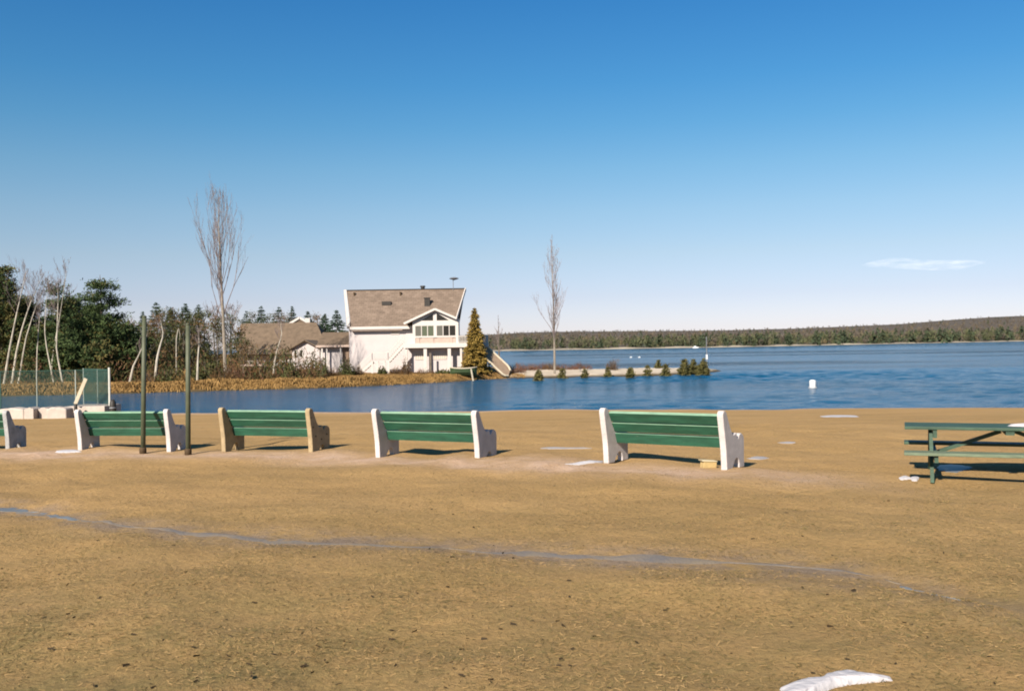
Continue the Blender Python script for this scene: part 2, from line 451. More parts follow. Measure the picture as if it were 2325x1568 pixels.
def ground_mat():
    m = bpy.data.materials.new('dormant_grass_and_sand'); m.use_nodes = True
    nt = m.node_tree; b = nt.nodes['Principled BSDF']
    b.inputs['Roughness'].default_value = 0.95; b.inputs['Specular IOR Level'].default_value = 0.15
    geo = nt.nodes.new('ShaderNodeNewGeometry')

    def noise(sc, det=6, rough=0.6, st=None):
        n = nt.nodes.new('ShaderNodeTexNoise'); n.inputs['Scale'].default_value = sc; n.inputs['Detail'].default_value = det
        n.inputs['Roughness'].default_value = rough
        if st:
            mp = nt.nodes.new('ShaderNodeMapping'); mp.inputs['Scale'].default_value = st
            nt.links.new(geo.outputs['Position'], mp.inputs['Vector']); nt.links.new(mp.outputs[0], n.inputs['Vector'])
        else:
            nt.links.new(geo.outputs['Position'], n.inputs['Vector'])
        return n.outputs['Fac']

    def ramp(f, stops):
        r = nt.nodes.new('ShaderNodeValToRGB')
        while len(r.color_ramp.elements) < len(stops): r.color_ramp.elements.new(0.5)
        for e, (p, c) in zip(r.color_ramp.elements, stops): e.position = p; e.color = (*c, 1)
        nt.links.new(f, r.inputs['Fac']); return r.outputs[0]

    def mix(a, bb, f, mode='MIX', fac=None):
        x = nt.nodes.new('ShaderNodeMix'); x.data_type = 'RGBA'; x.blend_type = mode
        if fac is not None: x.inputs[0].default_value = fac
        else: nt.links.new(f, x.inputs[0])
        nt.links.new(a, x.inputs[6]); nt.links.new(bb, x.inputs[7]); return x.outputs[2]

    base = ramp(noise(0.35, 7, .6), [(0.25, (0.404, 0.265, 0.100)), (0.5, (0.489, 0.324, 0.127)), (0.75, (0.545, 0.373, 0.159))])
    streak = ramp(noise(0.55, 7, .68, (0.22, 1.0, 1)), [(0.36, (0.329, 0.229, 0.089)), (0.62, (0.545, 0.360, 0.147))])
    c = mix(base, streak, None, fac=0.4)
    fine = ramp(noise(26, 8, .75), [(0.30, (0.30, 0.30, 0.30)), (0.5, (0.52, 0.52, 0.52)), (0.70, (0.74, 0.74, 0.72))])
    c = mix(c, fine, None, 'OVERLAY', 0.55)
    speck = ramp(noise(11, 5, .75), [(0.645, (0, 0, 0)), (0.74, (1, 1, 1))])
    dk = nt.nodes.new('ShaderNodeRGB'); dk.outputs[0].default_value = (0.14, 0.105, 0.045, 1)
    c = mix(c, dk.outputs[0], speck)
    at_ = nt.nodes.new('ShaderNodeAttribute'); at_.attribute_name = 'wear'
    sep = nt.nodes.new('ShaderNodeSeparateColor'); nt.links.new(at_.outputs['Color'], sep.inputs[0])
    # bare pale sand: worn along the benches and along the waterline
    mm = nt.nodes.new('ShaderNodeMath'); mm.operation = 'MULTIPLY'
    rr = ramp(noise(1.1, 7, .7), [(0.30, (0.25, 0.25, 0.25)), (0.62, (1, 1, 1))])
    nt.links.new(sep.outputs[0], mm.inputs[0]); nt.links.new(rr, mm.inputs[1])
    sand = ramp(noise(3.0, 6), [(0.3, (0.62, 0.44, 0.29)), (0.7, (0.76, 0.58, 0.43))])
    c = mix(c, sand, mm.outputs[0])
    # olive dormant grass, with lens vignetting painted in as darkening towards the camera
    mo = nt.nodes.new('ShaderNodeMath'); mo.operation = 'MULTIPLY'
    ro = ramp(noise(1.6, 8, .75), [(0.36, (0.15, 0.15, 0.15)), (0.62, (1, 1, 1))])
    nt.links.new(sep.outputs[1], mo.inputs[0]); nt.links.new(ro, mo.inputs[1])
    ol = ramp(noise(14, 6, .7), [(0.3, (0.169, 0.138, 0.050)), (0.7, (0.376, 0.296, 0.114))])
    c = mix(c, ol, mo.outputs[0])
    md = nt.nodes.new('ShaderNodeMath'); md.operation = 'MULTIPLY'
    rd = ramp(noise(2.4, 7, .72), [(0.36, (0.0, 0.0, 0.0)), (0.60, (0.9, 0.9, 0.9))])
    nt.links.new(sep.outputs[2], md.inputs[0]); nt.links.new(rd, md.inputs[1])
    dm = ramp(noise(9, 5, .7), [(0.3, (0.20, 0.165, 0.13)), (0.7, (0.34, 0.275, 0.205))])
    c = mix(c, dm, md.outputs[0])
    hs0 = nt.nodes.new('ShaderNodeMix'); hs0.data_type = 'RGBA'; hs0.blend_type = 'MULTIPLY'; hs0.inputs[0].default_value = 1.0; hs0.inputs[7].default_value = (1.03, .985, 1.02, 1)
    nt.links.new(c, hs0.inputs[6]); c = hs0.outputs[2]
    nt.links.new(c, b.inputs['Base Color'])
    bp = nt.nodes.new('ShaderNodeBump'); bp.inputs['Strength'].default_value = 0.9; bp.inputs['Distance'].default_value = 0.03
    nt.links.new(noise(20, 8, .75), bp.inputs['Height'])
    bp2 = nt.nodes.new('ShaderNodeBump'); bp2.inputs['Strength'].default_value = 0.45; bp2.inputs['Distance'].default_value = 0.12
    nt.links.new(noise(2.2, 5, .6), bp2.inputs['Height']); nt.links.new(bp.outputs[0], bp2.inputs['Normal'])
    nt.links.new(bp2.outputs[0], b.inputs['Normal'])
    return m


ground = struct(gm.build('ground', ground_mat(), smooth=True))
gx, gy = V[:, 0], V[:, 1]
benchline = np.interp(gx, [-16, -9, -4.6, -1.4, 2.3, 5, 9], [20.2, 19.0, 17.8, 15.6, 13.6, 12.2, 10.8])
wear = np.exp(-((gy - benchline) / (0.75 + 0.1 * np.sin(gx * 1.3))) ** 2) * sstep(5.5, 3.2, gx) * 0.95
sh = shoreY(gx) - gy
wear = np.maximum(wear, np.exp(-(sh / 3.2) ** 2) * 0.9 * (1 - 0.5 * sstep(-2, 12, gx)))
olive = 0.30 * sstep(15, 9, gy) + 0.35 * sstep(9.5, 5.0, gy) + sstep(8.5, 4.5, gy) * (0.55 * sstep(0.0, -2.6, gx) + 0.3 * sstep(1.5, 4, gx)) + 0.4 * sstep(3.0, 7, gx) * sstep(15, 8, gy)  # olive grass, also carrying painted vignetting towards the camera and near corners
attr = ground.data.color_attributes.new('wear', 'FLOAT_COLOR', 'POINT')
colr = np.zeros((len(V), 4), np.float32); colr[:, 0] = np.clip(wear, 0, 1); colr[:, 1] = np.clip(olive, 0, 1); colr[:, 3] = 1
rdd = rut_d(gx, gy); colr[:, 2] = np.exp(-(rdd / .42) ** 2) * sstep(RX[0] - .5, RX[0], gx) * sstep(RX[-1] + .9, RX[-1] - .8, gx)
colr[:, 2] = np.maximum(colr[:, 2], np.exp(-((rdd + .55) / .5) ** 2) * sstep(1.2, 2.2, gx) * sstep(4.6, 3.6, gx) * .6)
attr.data.foreach_set('color', colr.ravel())

# wet rut: a strip of grey damp sand and old asphalt lying in the dip
M_rut = mat('damp_grey_sand', (0.17, 0.16, 0.158), 0.8, 0.3, 3.0, col2=(0.29, 0.23, 0.155), bump=0.5, bscale=30, spec=0.4)
M_wet = mat('wet_icy_rut', (0.20, 0.215, 0.22), 0.42, 0.25, 2.0, spec=0.5)
st = MB(); n = 420
px_ = np.linspace(RX[0], RX[-1], n)
wid = 0.10 + 0.05 * np.sin(px_ * 1.9) + 0.04 * np.sin(px_ * 5.3 + 1) + 0.02 * np.sin(px_ * 13.0)
wid = np.maximum(wid, .025)
wid *= 0.45 + 0.55 * sstep(RX[-1], RX[-1] - 1.5, px_)
off = 0.07 * np.sin(px_ * 1.1) + 0.02 * np.sin(px_ * 7.7)
vv = []
for i in range(n):
    yc = np.interp(px_[i], RX, RY) + off[i]
    for s_ in (-1, -.33, .33, 1):
        y_ = yc + s_ * wid[i]
        vv.append((px_[i], y_, float(ground_z(px_[i], y_)) + (0.006 if abs(s_) < .5 else -0.008) + 0.004 * math.sin(9 * px_[i] + 4 * s_)))
ff = [(i * 4 + k, (i + 1) * 4 + k, (i + 1) * 4 + k + 1, i * 4 + k + 1) for i in range(n - 1) for k in range(3)]
st.add(vv, ff)
struct(st.build('path', M_rut, smooth=True))

# ------------------------------------------------------------------ lake
def water_mat():
    m = bpy.data.materials.new('lake_water'); m.use_nodes = True
    nt = m.node_tree; b = nt.nodes['Principled BSDF']
    b.inputs['Base Color'].default_value = (0.002, 0.058, 0.128, 1); b.inputs['Roughness'].default_value = 0.15
    b.inputs['IOR'].default_value = 1.33; b.inputs['Specular IOR Level'].default_value = 0.42
    geo = nt.nodes.new('ShaderNodeNewGeometry')

    def noise(sc, det, st, dist=0.0):
        mp = nt.nodes.new('ShaderNodeMapping'); mp.inputs['Scale'].default_value = st
        mp.inputs['Rotation'].default_value = (0, 0, R(-8))
        n = nt.nodes.new('ShaderNodeTexNoise'); n.inputs['Scale'].default_value = sc; n.inputs['Detail'].default_value = det
        n.inputs['Roughness'].default_value = 0.6; n.inputs['Distortion'].default_value = dist
        nt.links.new(geo.outputs['Position'], mp.inputs['Vector']); nt.links.new(mp.outputs[0], n.inputs['Vector'])
        return n.outputs['Fac']

    # calm lanes and sheltered cove
    lane = noise(0.012, 4, (0.35, 1.5, 1))
    rp = nt.nodes.new('ShaderNodeValToRGB'); rp.color_ramp.elements[0].position = 0.42; rp.color_ramp.elements[1].position = 0.56
    rp.color_ramp.elements[0].color = (0.45, 0.45, 0.45, 1); rp.color_ramp.elements[1].color = (1, 1, 1, 1)
    nt.links.new(lane, rp.inputs['Fac'])
    sep = nt.nodes.new('ShaderNodeSeparateXYZ'); nt.links.new(geo.outputs['Position'], sep.inputs[0])
    mr = nt.nodes.new('ShaderNodeMapRange'); mr.inputs['From Min'].default_value = -14; mr.inputs['From Max'].default_value = 6
    mr.inputs['To Min'].default_value = 0.22; mr.inputs['To Max'].default_value = 1.0
    nt.links.new(sep.outputs[0], mr.inputs['Value'])
    mu = nt.nodes.new('ShaderNodeMath'); mu.operation = 'MULTIPLY'
    nt.links.new(rp.outputs[0], mu.inputs[0]); nt.links.new(mr.outputs[0], mu.inputs[1])
    md_ = nt.nodes.new('ShaderNodeMapRange'); md_.inputs['From Min'].default_value = 100; md_.inputs['From Max'].default_value = 150
    md_.inputs['To Min'].default_value = 1.2; md_.inputs['To Max'].default_value = 9.0
    nt.links.new(sep.outputs[1], md_.inputs['Value'])
    b1 = nt.nodes.new('ShaderNodeBump'); nt.links.new(md_.outputs[0], b1.inputs['Distance'])
    nt.links.new(noise(0.9, 5, (0.55, 1.3, 1), 0.4), b1.inputs['Height']); nt.links.new(mu.outputs[0], b1.inputs['Strength'])
    b2 = nt.nodes.new('ShaderNodeBump'); b2.inputs['Distance'].default_value = 0.35
    nt.links.new(noise(4.0, 4, (0.6, 1.2, 1), 0.3), b2.inputs['Height']); nt.links.new(mu.outputs[0], b2.inputs['Strength'])
    nt.links.new(b1.outputs[0], b2.inputs['Normal']); nt.links.new(b2.outputs[0], b.inputs['Normal'])
    return m


wx = np.concatenate([[-6000, -600, -130, -60], np.arange(-44, 72, 0.36), [90, 140, 300, 900, 6000]])
wy = np.concatenate([[36, 42], np.arange(44.2, 128, 0.30), [140, 180, 300, 600, 1500, 9000]])
wr = np.random.default_rng(11)
WAV = []
for k in range(34):
    lam = 0.9 * (5.2 / 0.9) ** wr.random(); th_ = R(-62) + wr.normal() * .55
    WAV.append((2 * math.pi / lam * math.cos(th_), 2 * math.pi / lam * math.sin(th_), 0.0052 * lam ** .9, wr.uniform(0, 6.28)))


def wave_z(X, Y):
    z = np.zeros_like(X, dtype=float)
    for a_, b_, am, ph in WAV: z += am * np.sin(a_ * X + b_ * Y + ph)
    calm = (0.12 + 0.88 * sstep(-12, 8, X + 0.10 * (Y - 60))) * sstep(44, 52, Y) * sstep(-43.9, -40, X) * sstep(71, 66, X) * sstep(127, 118, Y)
    gust = 0.55 + 0.45 * np.sin(0.11 * Y + 0.02 * X) * np.sin(0.05 * X - 0.04 * Y + 1)
    return WATER + z * calm * gust


V, F = grid_mesh(wx, wy, wave_z)
wm = MB(); wm.v.append(V); wm.f = F.tolist(); wm.m = [0] * len(F); wm.n = len(V); wm.smooth = True
struct(wm.build('lake', water_mat()))

# ------------------------------------------------------------------ far bank and sand spit
front_px = [(-400, 912), (0, 900), (130, 897), (260, 894), (430, 889), (700, 882), (850, 876), (1000, 868), (1060, 864), (1110, 861), (1160, 859),
            (1216, 858), (1300, 856.5), (1400, 855), (1500, 852), (1580, 848), (1620, 844.5), (1642, 841.5)]
fr = [at_z(px, py, WATER) for px, py in front_px]
fr = [(-260.0, 120.0)] + [(p.x, p.y) for p in fr]
tip = fr[-1]
LAND = fr + [(tip[0] - 2, tip[1] + 5), (tip[0] - 9, tip[1] + 9), (10, 123.0), (4, 124.5), (-2.2, 127), (-6, 150), (-10, 220), (-20, 420), (-60, 640), (-900, 640), (-900, 200)]
LP = np.array(LAND)


def poly_sd(X, Y):
    """positive inside"""
    sh_ = X.shape; P = np.stack([X.ravel(), Y.ravel()], -1)
    d2 = np.full(len(P), 1e18); ins = np.zeros(len(P), bool)
    n_ = len(LP)
    for i in range(n_):
        a = LP[i]; b_ = LP[(i + 1) % n_]; ab = b_ - a
        t = np.clip(((P - a) @ ab) / (ab @ ab), 0, 1)
        q = P - (a + t[:, None] * ab)
        d2 = np.minimum(d2, (q ** 2).sum(1))
        c = ((a[1] > P[:, 1]) != (b_[1] > P[:, 1])) & (P[:, 0] < (b_[0] - a[0]) * (P[:, 1] - a[1]) / (b_[1] - a[1] + 1e-12) + a[0])
        ins ^= c
    d = np.sqrt(d2); d[~ins] *= -1
    return d.reshape(sh_)


def bank_z(X, Y):
    d = poly_sd(X, Y) + 0.35 * np.sin(X * 0.9) * 0.5 + 0.2 * np.sin(X * 2.3 + Y)
    spit = sstep(-4.0, 1.5, X)
    steep = np.where(d < 0, d * 0.5, 0.66 * sstep(0, 1.6, d) + 0.004 * np.clip(d, 0, 60))
    low = np.where(d < 0, d * 0.35, 0.30 * sstep(0, 1.5, d) + 0.30 * sstep(2, 15, d))
    z = WATER + steep * (1 - spit) + low * spit
    return z + np.where(d > 0.5, 0.04 * np.sin(X * 1.3 + Y * .7) + 0.03 * np.sin(X * 3.1 - Y * 1.9), 0)


bx = np.concatenate([np.arange(-900, -100, 40.0), np.arange(-100, -44, 2.0), np.arange(-44, 28, 0.55), np.arange(28, 60, 6.0)])
by = np.concatenate([np.arange(66, 132, 0.55), np.arange(132, 170, 3.0), np.arange(170, 660, 20.0)])
V, F = grid_mesh(bx, by, bank_z)
keep = ~(V[F][:, :, 2].max(1) < WATER - 1.2)
bm_ = MB(); bm_.v.append(V); bm_.f = F[keep].tolist(); bm_.m = [0] * int(keep.sum()); bm_.n = len(V)


def bank_mat():
    m = bpy.data.materials.new('dry_bank_grass_and_spit_sand'); m.use_nodes = True
    nt = m.node_tree; b = nt.nodes['Principled BSDF']; b.inputs['Roughness'].default_value = 0.95
    b.inputs['Specular IOR Level'].default_value = 0.1
    geo = nt.nodes.new('ShaderNodeNewGeometry'); sep = nt.nodes.new('ShaderNodeSeparateXYZ')
    nt.links.new(geo.outputs['Position'], sep.inputs[0])
    n1 = nt.nodes.new('ShaderNodeTexNoise'); n1.inputs['Scale'].default_value = 0.6; n1.inputs['Detail'].default_value = 8
    nt.links.new(geo.outputs['Position'], n1.inputs['Vector'])
    r1 = nt.nodes.new('ShaderNodeValToRGB'); r1.color_ramp.elements[0].position = .3; r1.color_ramp.elements[1].position = .7
    r1.color_ramp.elements[0].color = (0.20, 0.11, 0.035, 1); r1.color_ramp.elements[1].color = (0.40, 0.235, 0.075, 1)
    nt.links.new(n1.outputs['Fac'], r1.inputs['Fac'])
    r2 = nt.nodes.new('ShaderNodeValToRGB'); r2.color_ramp.elements[0].position = .3; r2.color_ramp.elements[1].position = .7
    r2.color_ramp.elements[0].color = (0.60, 0.50, 0.38, 1); r2.color_ramp.elements[1].color = (0.80, 0.69, 0.55, 1)
    nt.links.new(n1.outputs['Fac'], r2.inputs['Fac'])
    ad = nt.nodes.new('ShaderNodeMath'); ad.operation = 'MULTIPLY_ADD'; ad.inputs[1].default_value = 5.0
    nt.links.new(n1.outputs['Fac'], ad.inputs[0]); nt.links.new(sep.outputs[0], ad.inputs[2])
    mr = nt.nodes.new('ShaderNodeMapRange'); mr.inputs['From Min'].default_value = 0.5; mr.inputs['From Max'].default_value = 3.5
    nt.links.new(ad.outputs[0], mr.inputs['Value'])
    mx = nt.nodes.new('ShaderNodeMix'); mx.data_type = 'RGBA'
    nt.links.new(mr.outputs[0], mx.inputs[0]); nt.links.new(r1.outputs[0], mx.inputs[6]); nt.links.new(r2.outputs[0], mx.inputs[7])
    # wet stones and mud near the waterline
    mz = nt.nodes.new('ShaderNodeMapRange'); mz.inputs['From Min'].default_value = WATER + 0.08; mz.inputs['From Max'].default_value = WATER + 0.30
    nt.links.new(sep.outputs[2], mz.inputs['Value'])
    r3 = nt.nodes.new('ShaderNodeRGB'); r3.outputs[0].default_value = (0.105, 0.08, 0.045, 1)
    mx2 = nt.nodes.new('ShaderNodeMix'); mx2.data_type = 'RGBA'
    nt.links.new(mz.outputs[0], mx2.inputs[0]); nt.links.new(r3.outputs[0], mx2.inputs[6]); nt.links.new(mx.outputs[2], mx2.inputs[7])
    nt.links.new(mx2.outputs[2], b.inputs['Base Color'])
    bp = nt.nodes.new('ShaderNodeBump'); bp.inputs['Strength'].default_value = 0.8; bp.inputs['Distance'].default_value = 0.2
    n2 = nt.nodes.new('ShaderNodeTexNoise'); n2.inputs['Scale'].default_value = 2.5; n2.inputs['Detail'].default_value = 6
    nt.links.new(geo.outputs['Position'], n2.inputs['Vector'])
    nt.links.new(n2.outputs['Fac'], bp.inputs['Height']); nt.links.new(bp.outputs[0], b.inputs['Normal'])
    return m


struct(bm_.build('bank', bank_mat(), smooth=True))


def bz(x, y):
    return float(bank_z(np.array([[x]]), np.array([[y]]))[0, 0])


# dry reeds and grass along the bank
rm = MB()
fpx = np.interp
N = 15000
seg = np.array(fr[1:])
t = rng.uniform(0, 1, N)
pxs = -30 + t * (1190 + 30)
fpts = np.array([[at_z(px, np.interp(px, [p[0] for p in front_px], [p[1] for p in front_px]), WATER).x,
                  at_z(px, np.interp(px, [p[0] for p in front_px], [p[1] for p in front_px]), WATER).y] for px in np.linspace(-40, 1200, 200)])
gxs = np.interp(pxs, np.linspace(-40, 1200, 200), fpts[:, 0]); gys = np.interp(pxs, np.linspace(-40, 1200, 200), fpts[:, 1])
dep = 0.25 + np.abs(rng.normal(size=N)) * 1.7
gys = gys + dep
gxs = gxs + rng.normal(size=N) * .2
zz = bank_z(gxs[None, :], gys[None, :])[0]
hh = rng.uniform(0.10, 0.34, N) * (0.75 + 0.35 * np.sin(gxs * 0.8) * np.sin(gxs * 0.31))
hh *= 1 - 0.55 * sstep(-16, -7, gxs)
C = np.stack([gxs, gys, zz + hh * 0.45], 1)
ax = np.tile([0.0, 0.0, 1.0], (N, 1))
rm.cards(C, hh, 0.09, ax, 0.22)
ro = rm.build('dry_reeds', M_reed); ro['kind'] = 'stuff'; ro['label'] = 'golden dry grass and reeds along the far bank above the water'; ro['category'] = 'reeds'

# ------------------------------------------------------------------ far shore: hill and woodland
D_px = [1040, 1130, 1640, 2000, 2324, 2700, 3300]
D_d = [600, 600, 640, 730, 850, 950, 1050]
top_px = [1000, 1110, 1190, 1270, 1430, 1640, 1800, 1900, 2040, 2150, 2250, 2324, 2500, 3300]
top_py = [760, 757, 752, 750, 749, 747, 743, 739, 733, 724, 717, 714, 710, 700]
hmB = MB()
cols = np.linspace(1000, 3300, 150)
rows = [0, 0.02, 0.06, 0.15, 0.3, 0.5, 0.75, 1.0, 1.4]
vv = []
RD = 1400.0


def hill_pt(px, t):
    D0 = np.interp(px, D_px, D_d); D = D0 + (RD - D0) * t
    p0 = at(px, 784, 1.0)
    zr = at(px, np.interp(px, top_px, top_py), RD).z - 2.2
    z = WATER - 0.4 + 0.9 * min(1, t / 0.02) + (zr - WATER) * (max(0, t - 0.06) / 0.94) ** 1.15 if t <= 1 else zr - 25 * (t - 1) / .4
    return ((px - CX) / FPX * D, D, z)


for t_ in rows:
    for px in cols: vv.append(hill_pt(px, t_))
nc = len(cols)
ff = [(j * nc + i, j * nc + i + 1, (j + 1) * nc + i + 1, (j + 1) * nc + i) for j in range(len(rows) - 1) for i in range(nc - 1)]
hmB.add(vv, ff)
M_hill = mat('brown_woodland_floor', (0.13, 0.105, 0.078), 0.95, 0.3, 0.05, coord='Object')
struct(hmB.build('hill', M_hill, smooth=True))
# pale far beach strip
bs = MB(); vv = []
for px in cols:
    D0 = np.interp(px, D_px, D_d); X = (px - CX) / FPX
    vv += [(X * (D0 - 1.5), D0 - 1.5, WATER + 0.05), (X * (D0 + 5), D0 + 5, WATER + 0.85 + 0.3 * math.sin(px * .05))]
bs.add(vv, [(2 * i, 2 * i + 2, 2 * i + 3, 2 * i + 1) for i in range(nc - 1)])
M_farsand = mat('far_beach_sand', (0.48, 0.42, 0.32), 0.9, 0.4, 0.05)
struct(bs.build('beach', M_farsand))

fw = MB()


def far_tree(x, y, z, h, kind):
    """kind 0 conifer dark, 1 olive conifer, 2 grey-brown bare crown, 3 tan brush"""
    if kind == 0:
        n_ = 46
        t_ = rng.uniform(0, 1, n_) ** 0.8
        r_ = (1 - t_) * h * 0.36 + 0.3
        a_ = rng.uniform(0, 6.28, n_)
        rr = r_ * np.sqrt(rng.uniform(0.2, 1, n_))
        C_ = np.stack([x + rr * np.cos(a_), y + rr * np.sin(a_), z + h * (0.08 + 0.92 * t_)], 1)
        ax_ = np.stack([np.cos(a_), np.sin(a_), -0.5 + 0 * a_], 1)
        fw.cards(C_, h * 0.21 * (1.15 - 0.7 * t_), h * 0.13 * (1.1 - 0.6 * t_), ax_, 0.4, kind)
    else:
        n_ = 46
        u = rng.normal(size=(n_, 3)); u /= np.linalg.norm(u, axis=1, keepdims=True)
        rr = rng.uniform(0.35, 1, n_)[:, None]
        C_ = np.array([x, y, z + h * 0.58]) + u * rr * np.array([h * 0.30, h * 0.30, h * 0.42])
        fw.cards(C_, h * 0.20, h * 0.05, np.tile([0, 0, 1.0], (n_, 1)), 0.7, kind)


for i in range(900):      # trees near the shore
    px = rng.uniform(1030, 2700); t_ = rng.uniform(0.005, 0.075) ** 1.0
    p = hill_pt(px, t_)
    k = rng.random()
    big = np.interp(px, [1100, 1700, 2324], [0.75, 0.95, 1.2])
    kind = 0 if k < 0.36 else 1 if k < 0.70 else 2 if k < 0.86 else 3
    h = (rng.uniform(5.5, 11.5) if kind <= 1 else rng.uniform(5, 9)) * big
    if kind == 3: h *= 0.65
    far_tree(p[0], p[1], p[2] - 0.3, h, kind)
for i in range(2300):     # bare woods up the hill
    px = rng.uniform(1000, 2750); t_ = rng.uniform(0.08, 1.0) ** 1.2
    p = hill_pt(px, t_)
    k = rng.random()
    kind = 2 if k < 0.80 else 3 if k < 0.93 else 0
    far_tree(p[0], p[1], p[2] - 0.3, rng.uniform(7, 9.5) * (1 - 0.62 * t_), kind)
M_f0 = mat('far_dark_conifers', (0.060, 0.085, 0.042), 0.9, 0.3, 0.1)
M_f1 = mat('far_olive_conifers', (0.12, 0.13, 0.06), 0.9, 0.35, 0.1)
M_f2 = mat('far_bare_crowns', (0.155, 0.128, 0.098), 0.95, 0.3, 0.1)
M_f3 = mat('far_tan_brush', (0.23, 0.18, 0.10), 0.95, 0.3, 0.1)
fo = fw.build('far_woodland', [M_f0, M_f1, M_f2, M_f3]); fo['kind'] = 'stuff'
fo['label'] = 'mixed evergreen and bare woodland covering the far shore and hill'; fo['category'] = 'woodland'


# ------------------------------------------------------------------ trees
def pine(h, r, seed, broken=False, low=0.12, mats=(M_bark, M_pine, M_pineb), dens=1.0, yellow=0.25):
    """irregular pine: trunk + layered boughs of needle tufts. returns (trunk MB, crown MB)"""
    g = np.random.default_rng(seed)
    tr = MB(); cw = MB()
    bend = g.normal(size=2) * 0.02 * h
    P = [(bend[0] * math.sin(t * 2.4), bend[1] * math.sin(t * 2), h * t * 0.97) for t in np.linspace(0, 1, 8)]
    tr.tube(P, [max(0.02, 0.018 * h * (1 - t) ** 0.8 + 0.015) for t in np.linspace(0, 1, 8)], 7)
    nl = int(h * (3.4 if not broken else 2.0))
    for k in range(nl):
        t0 = low + (0.99 - low) * (k + g.uniform(0, .8)) / nl
        if broken and g.random() < 0.12: continue
        rad = r * (0.35 + 0.65 * math.sin(min(1, (1 - t0) * 1.25 + 0.12) * 1.57)) * g.uniform(0.6, 1.15)
        if t0 > 0.9: rad *= 0.75
        nb = 4 if not broken else g.integers(2, 5)
        a0 = g.uniform(0, 6.28)
        for j in range(nb):
            a = a0 + 6.28 * j / nb + g.normal() * .3
            rl = rad * g.uniform(0.7, 1.1)
            b0 = Vector((bend[0] * math.sin(t0 * 2.4), bend[1] * math.sin(t0 * 2), h * t0 * 0.95))
            tipz = rl * g.uniform(-0.05, 0.28)
            b1 = b0 + Vector((rl * math.cos(a), rl * math.sin(a), tipz))
            tr.tube([b0, (b0 + b1) / 2 + Vector((0, 0, -0.05 * rl)), b1], [0.035, 0.022, 0.01], 4, caps=False)
            nclu = max(2, int(rl / 0.38))
            for q in range(nclu):
                s_ = 0.35 + 0.65 * (q + g.random() * .8) / nclu
                c = b0.lerp(b1, min(1.03, s_))
                m_ = int(20 * dens)
                sp = np.array([0.32, 0.32, 0.20]) * (0.6 + 0.16 * r)
                C_ = np.array(c) + g.normal(size=(m_, 3)) * sp + np.array([0, 0, .06])
                ax_ = g.normal(size=(m_, 3)) + np.array([math.cos(a), math.sin(a), 0.55]) * 0.9
                mi = 1 if g.random() < yellow else 0
                cw.cards(C_, g.uniform(0.18, 0.36, m_), g.uniform(0.06, 0.12, m_), ax_, 0.3, mi, g)
    return tr, cw


def spruce(h, r, seed, dens=1.0, top=0.02, droop=0.35, base=0.05, wh=4.6):
    g = np.random.default_rng(seed); tr = MB(); cw = MB()
    tr.tube([(0, 0, 0), (0, 0, h * .6), (0, 0, h * .99)], [0.016 * h + .02, 0.008 * h + .01, 0.012], 6)
    nw = int(h * wh)
    for k in range(nw):
        t0 = base + (1 - base) * (k + g.uniform(-.3, .3)) / nw
        rad = r * ((1 - t0) ** 0.85) * g.uniform(0.75, 1.12) + top
        nb = max(4, int(5 + 5 * (1 - t0)))
        a0 = g.uniform(0, 6.28)
        for j in range(nb):
            a = a0 + 6.28 * j / nb + g.normal() * .2
            rl = rad * g.uniform(0.75, 1.15)
            m_ = max(4, int(rl * 13 * dens))
            s_ = np.sqrt(g.uniform(0.03, 1, m_)) * rl
            C_ = np.stack([s_ * math.cos(a), s_ * math.sin(a), h * t0 - droop * s_ + 0.10 * s_ * s_ / (rl + .01)], 1)
            C_ += g.normal(size=(m_, 3)) * np.array([.09, .09, .05])
            ax_ = np.tile([math.cos(a), math.sin(a), -0.35], (m_, 1))
            cw.cards(C_, g.uniform(.14, .28, m_), g.uniform(.05, .11, m_), ax_, 0.55, 0, g)
    return tr, cw


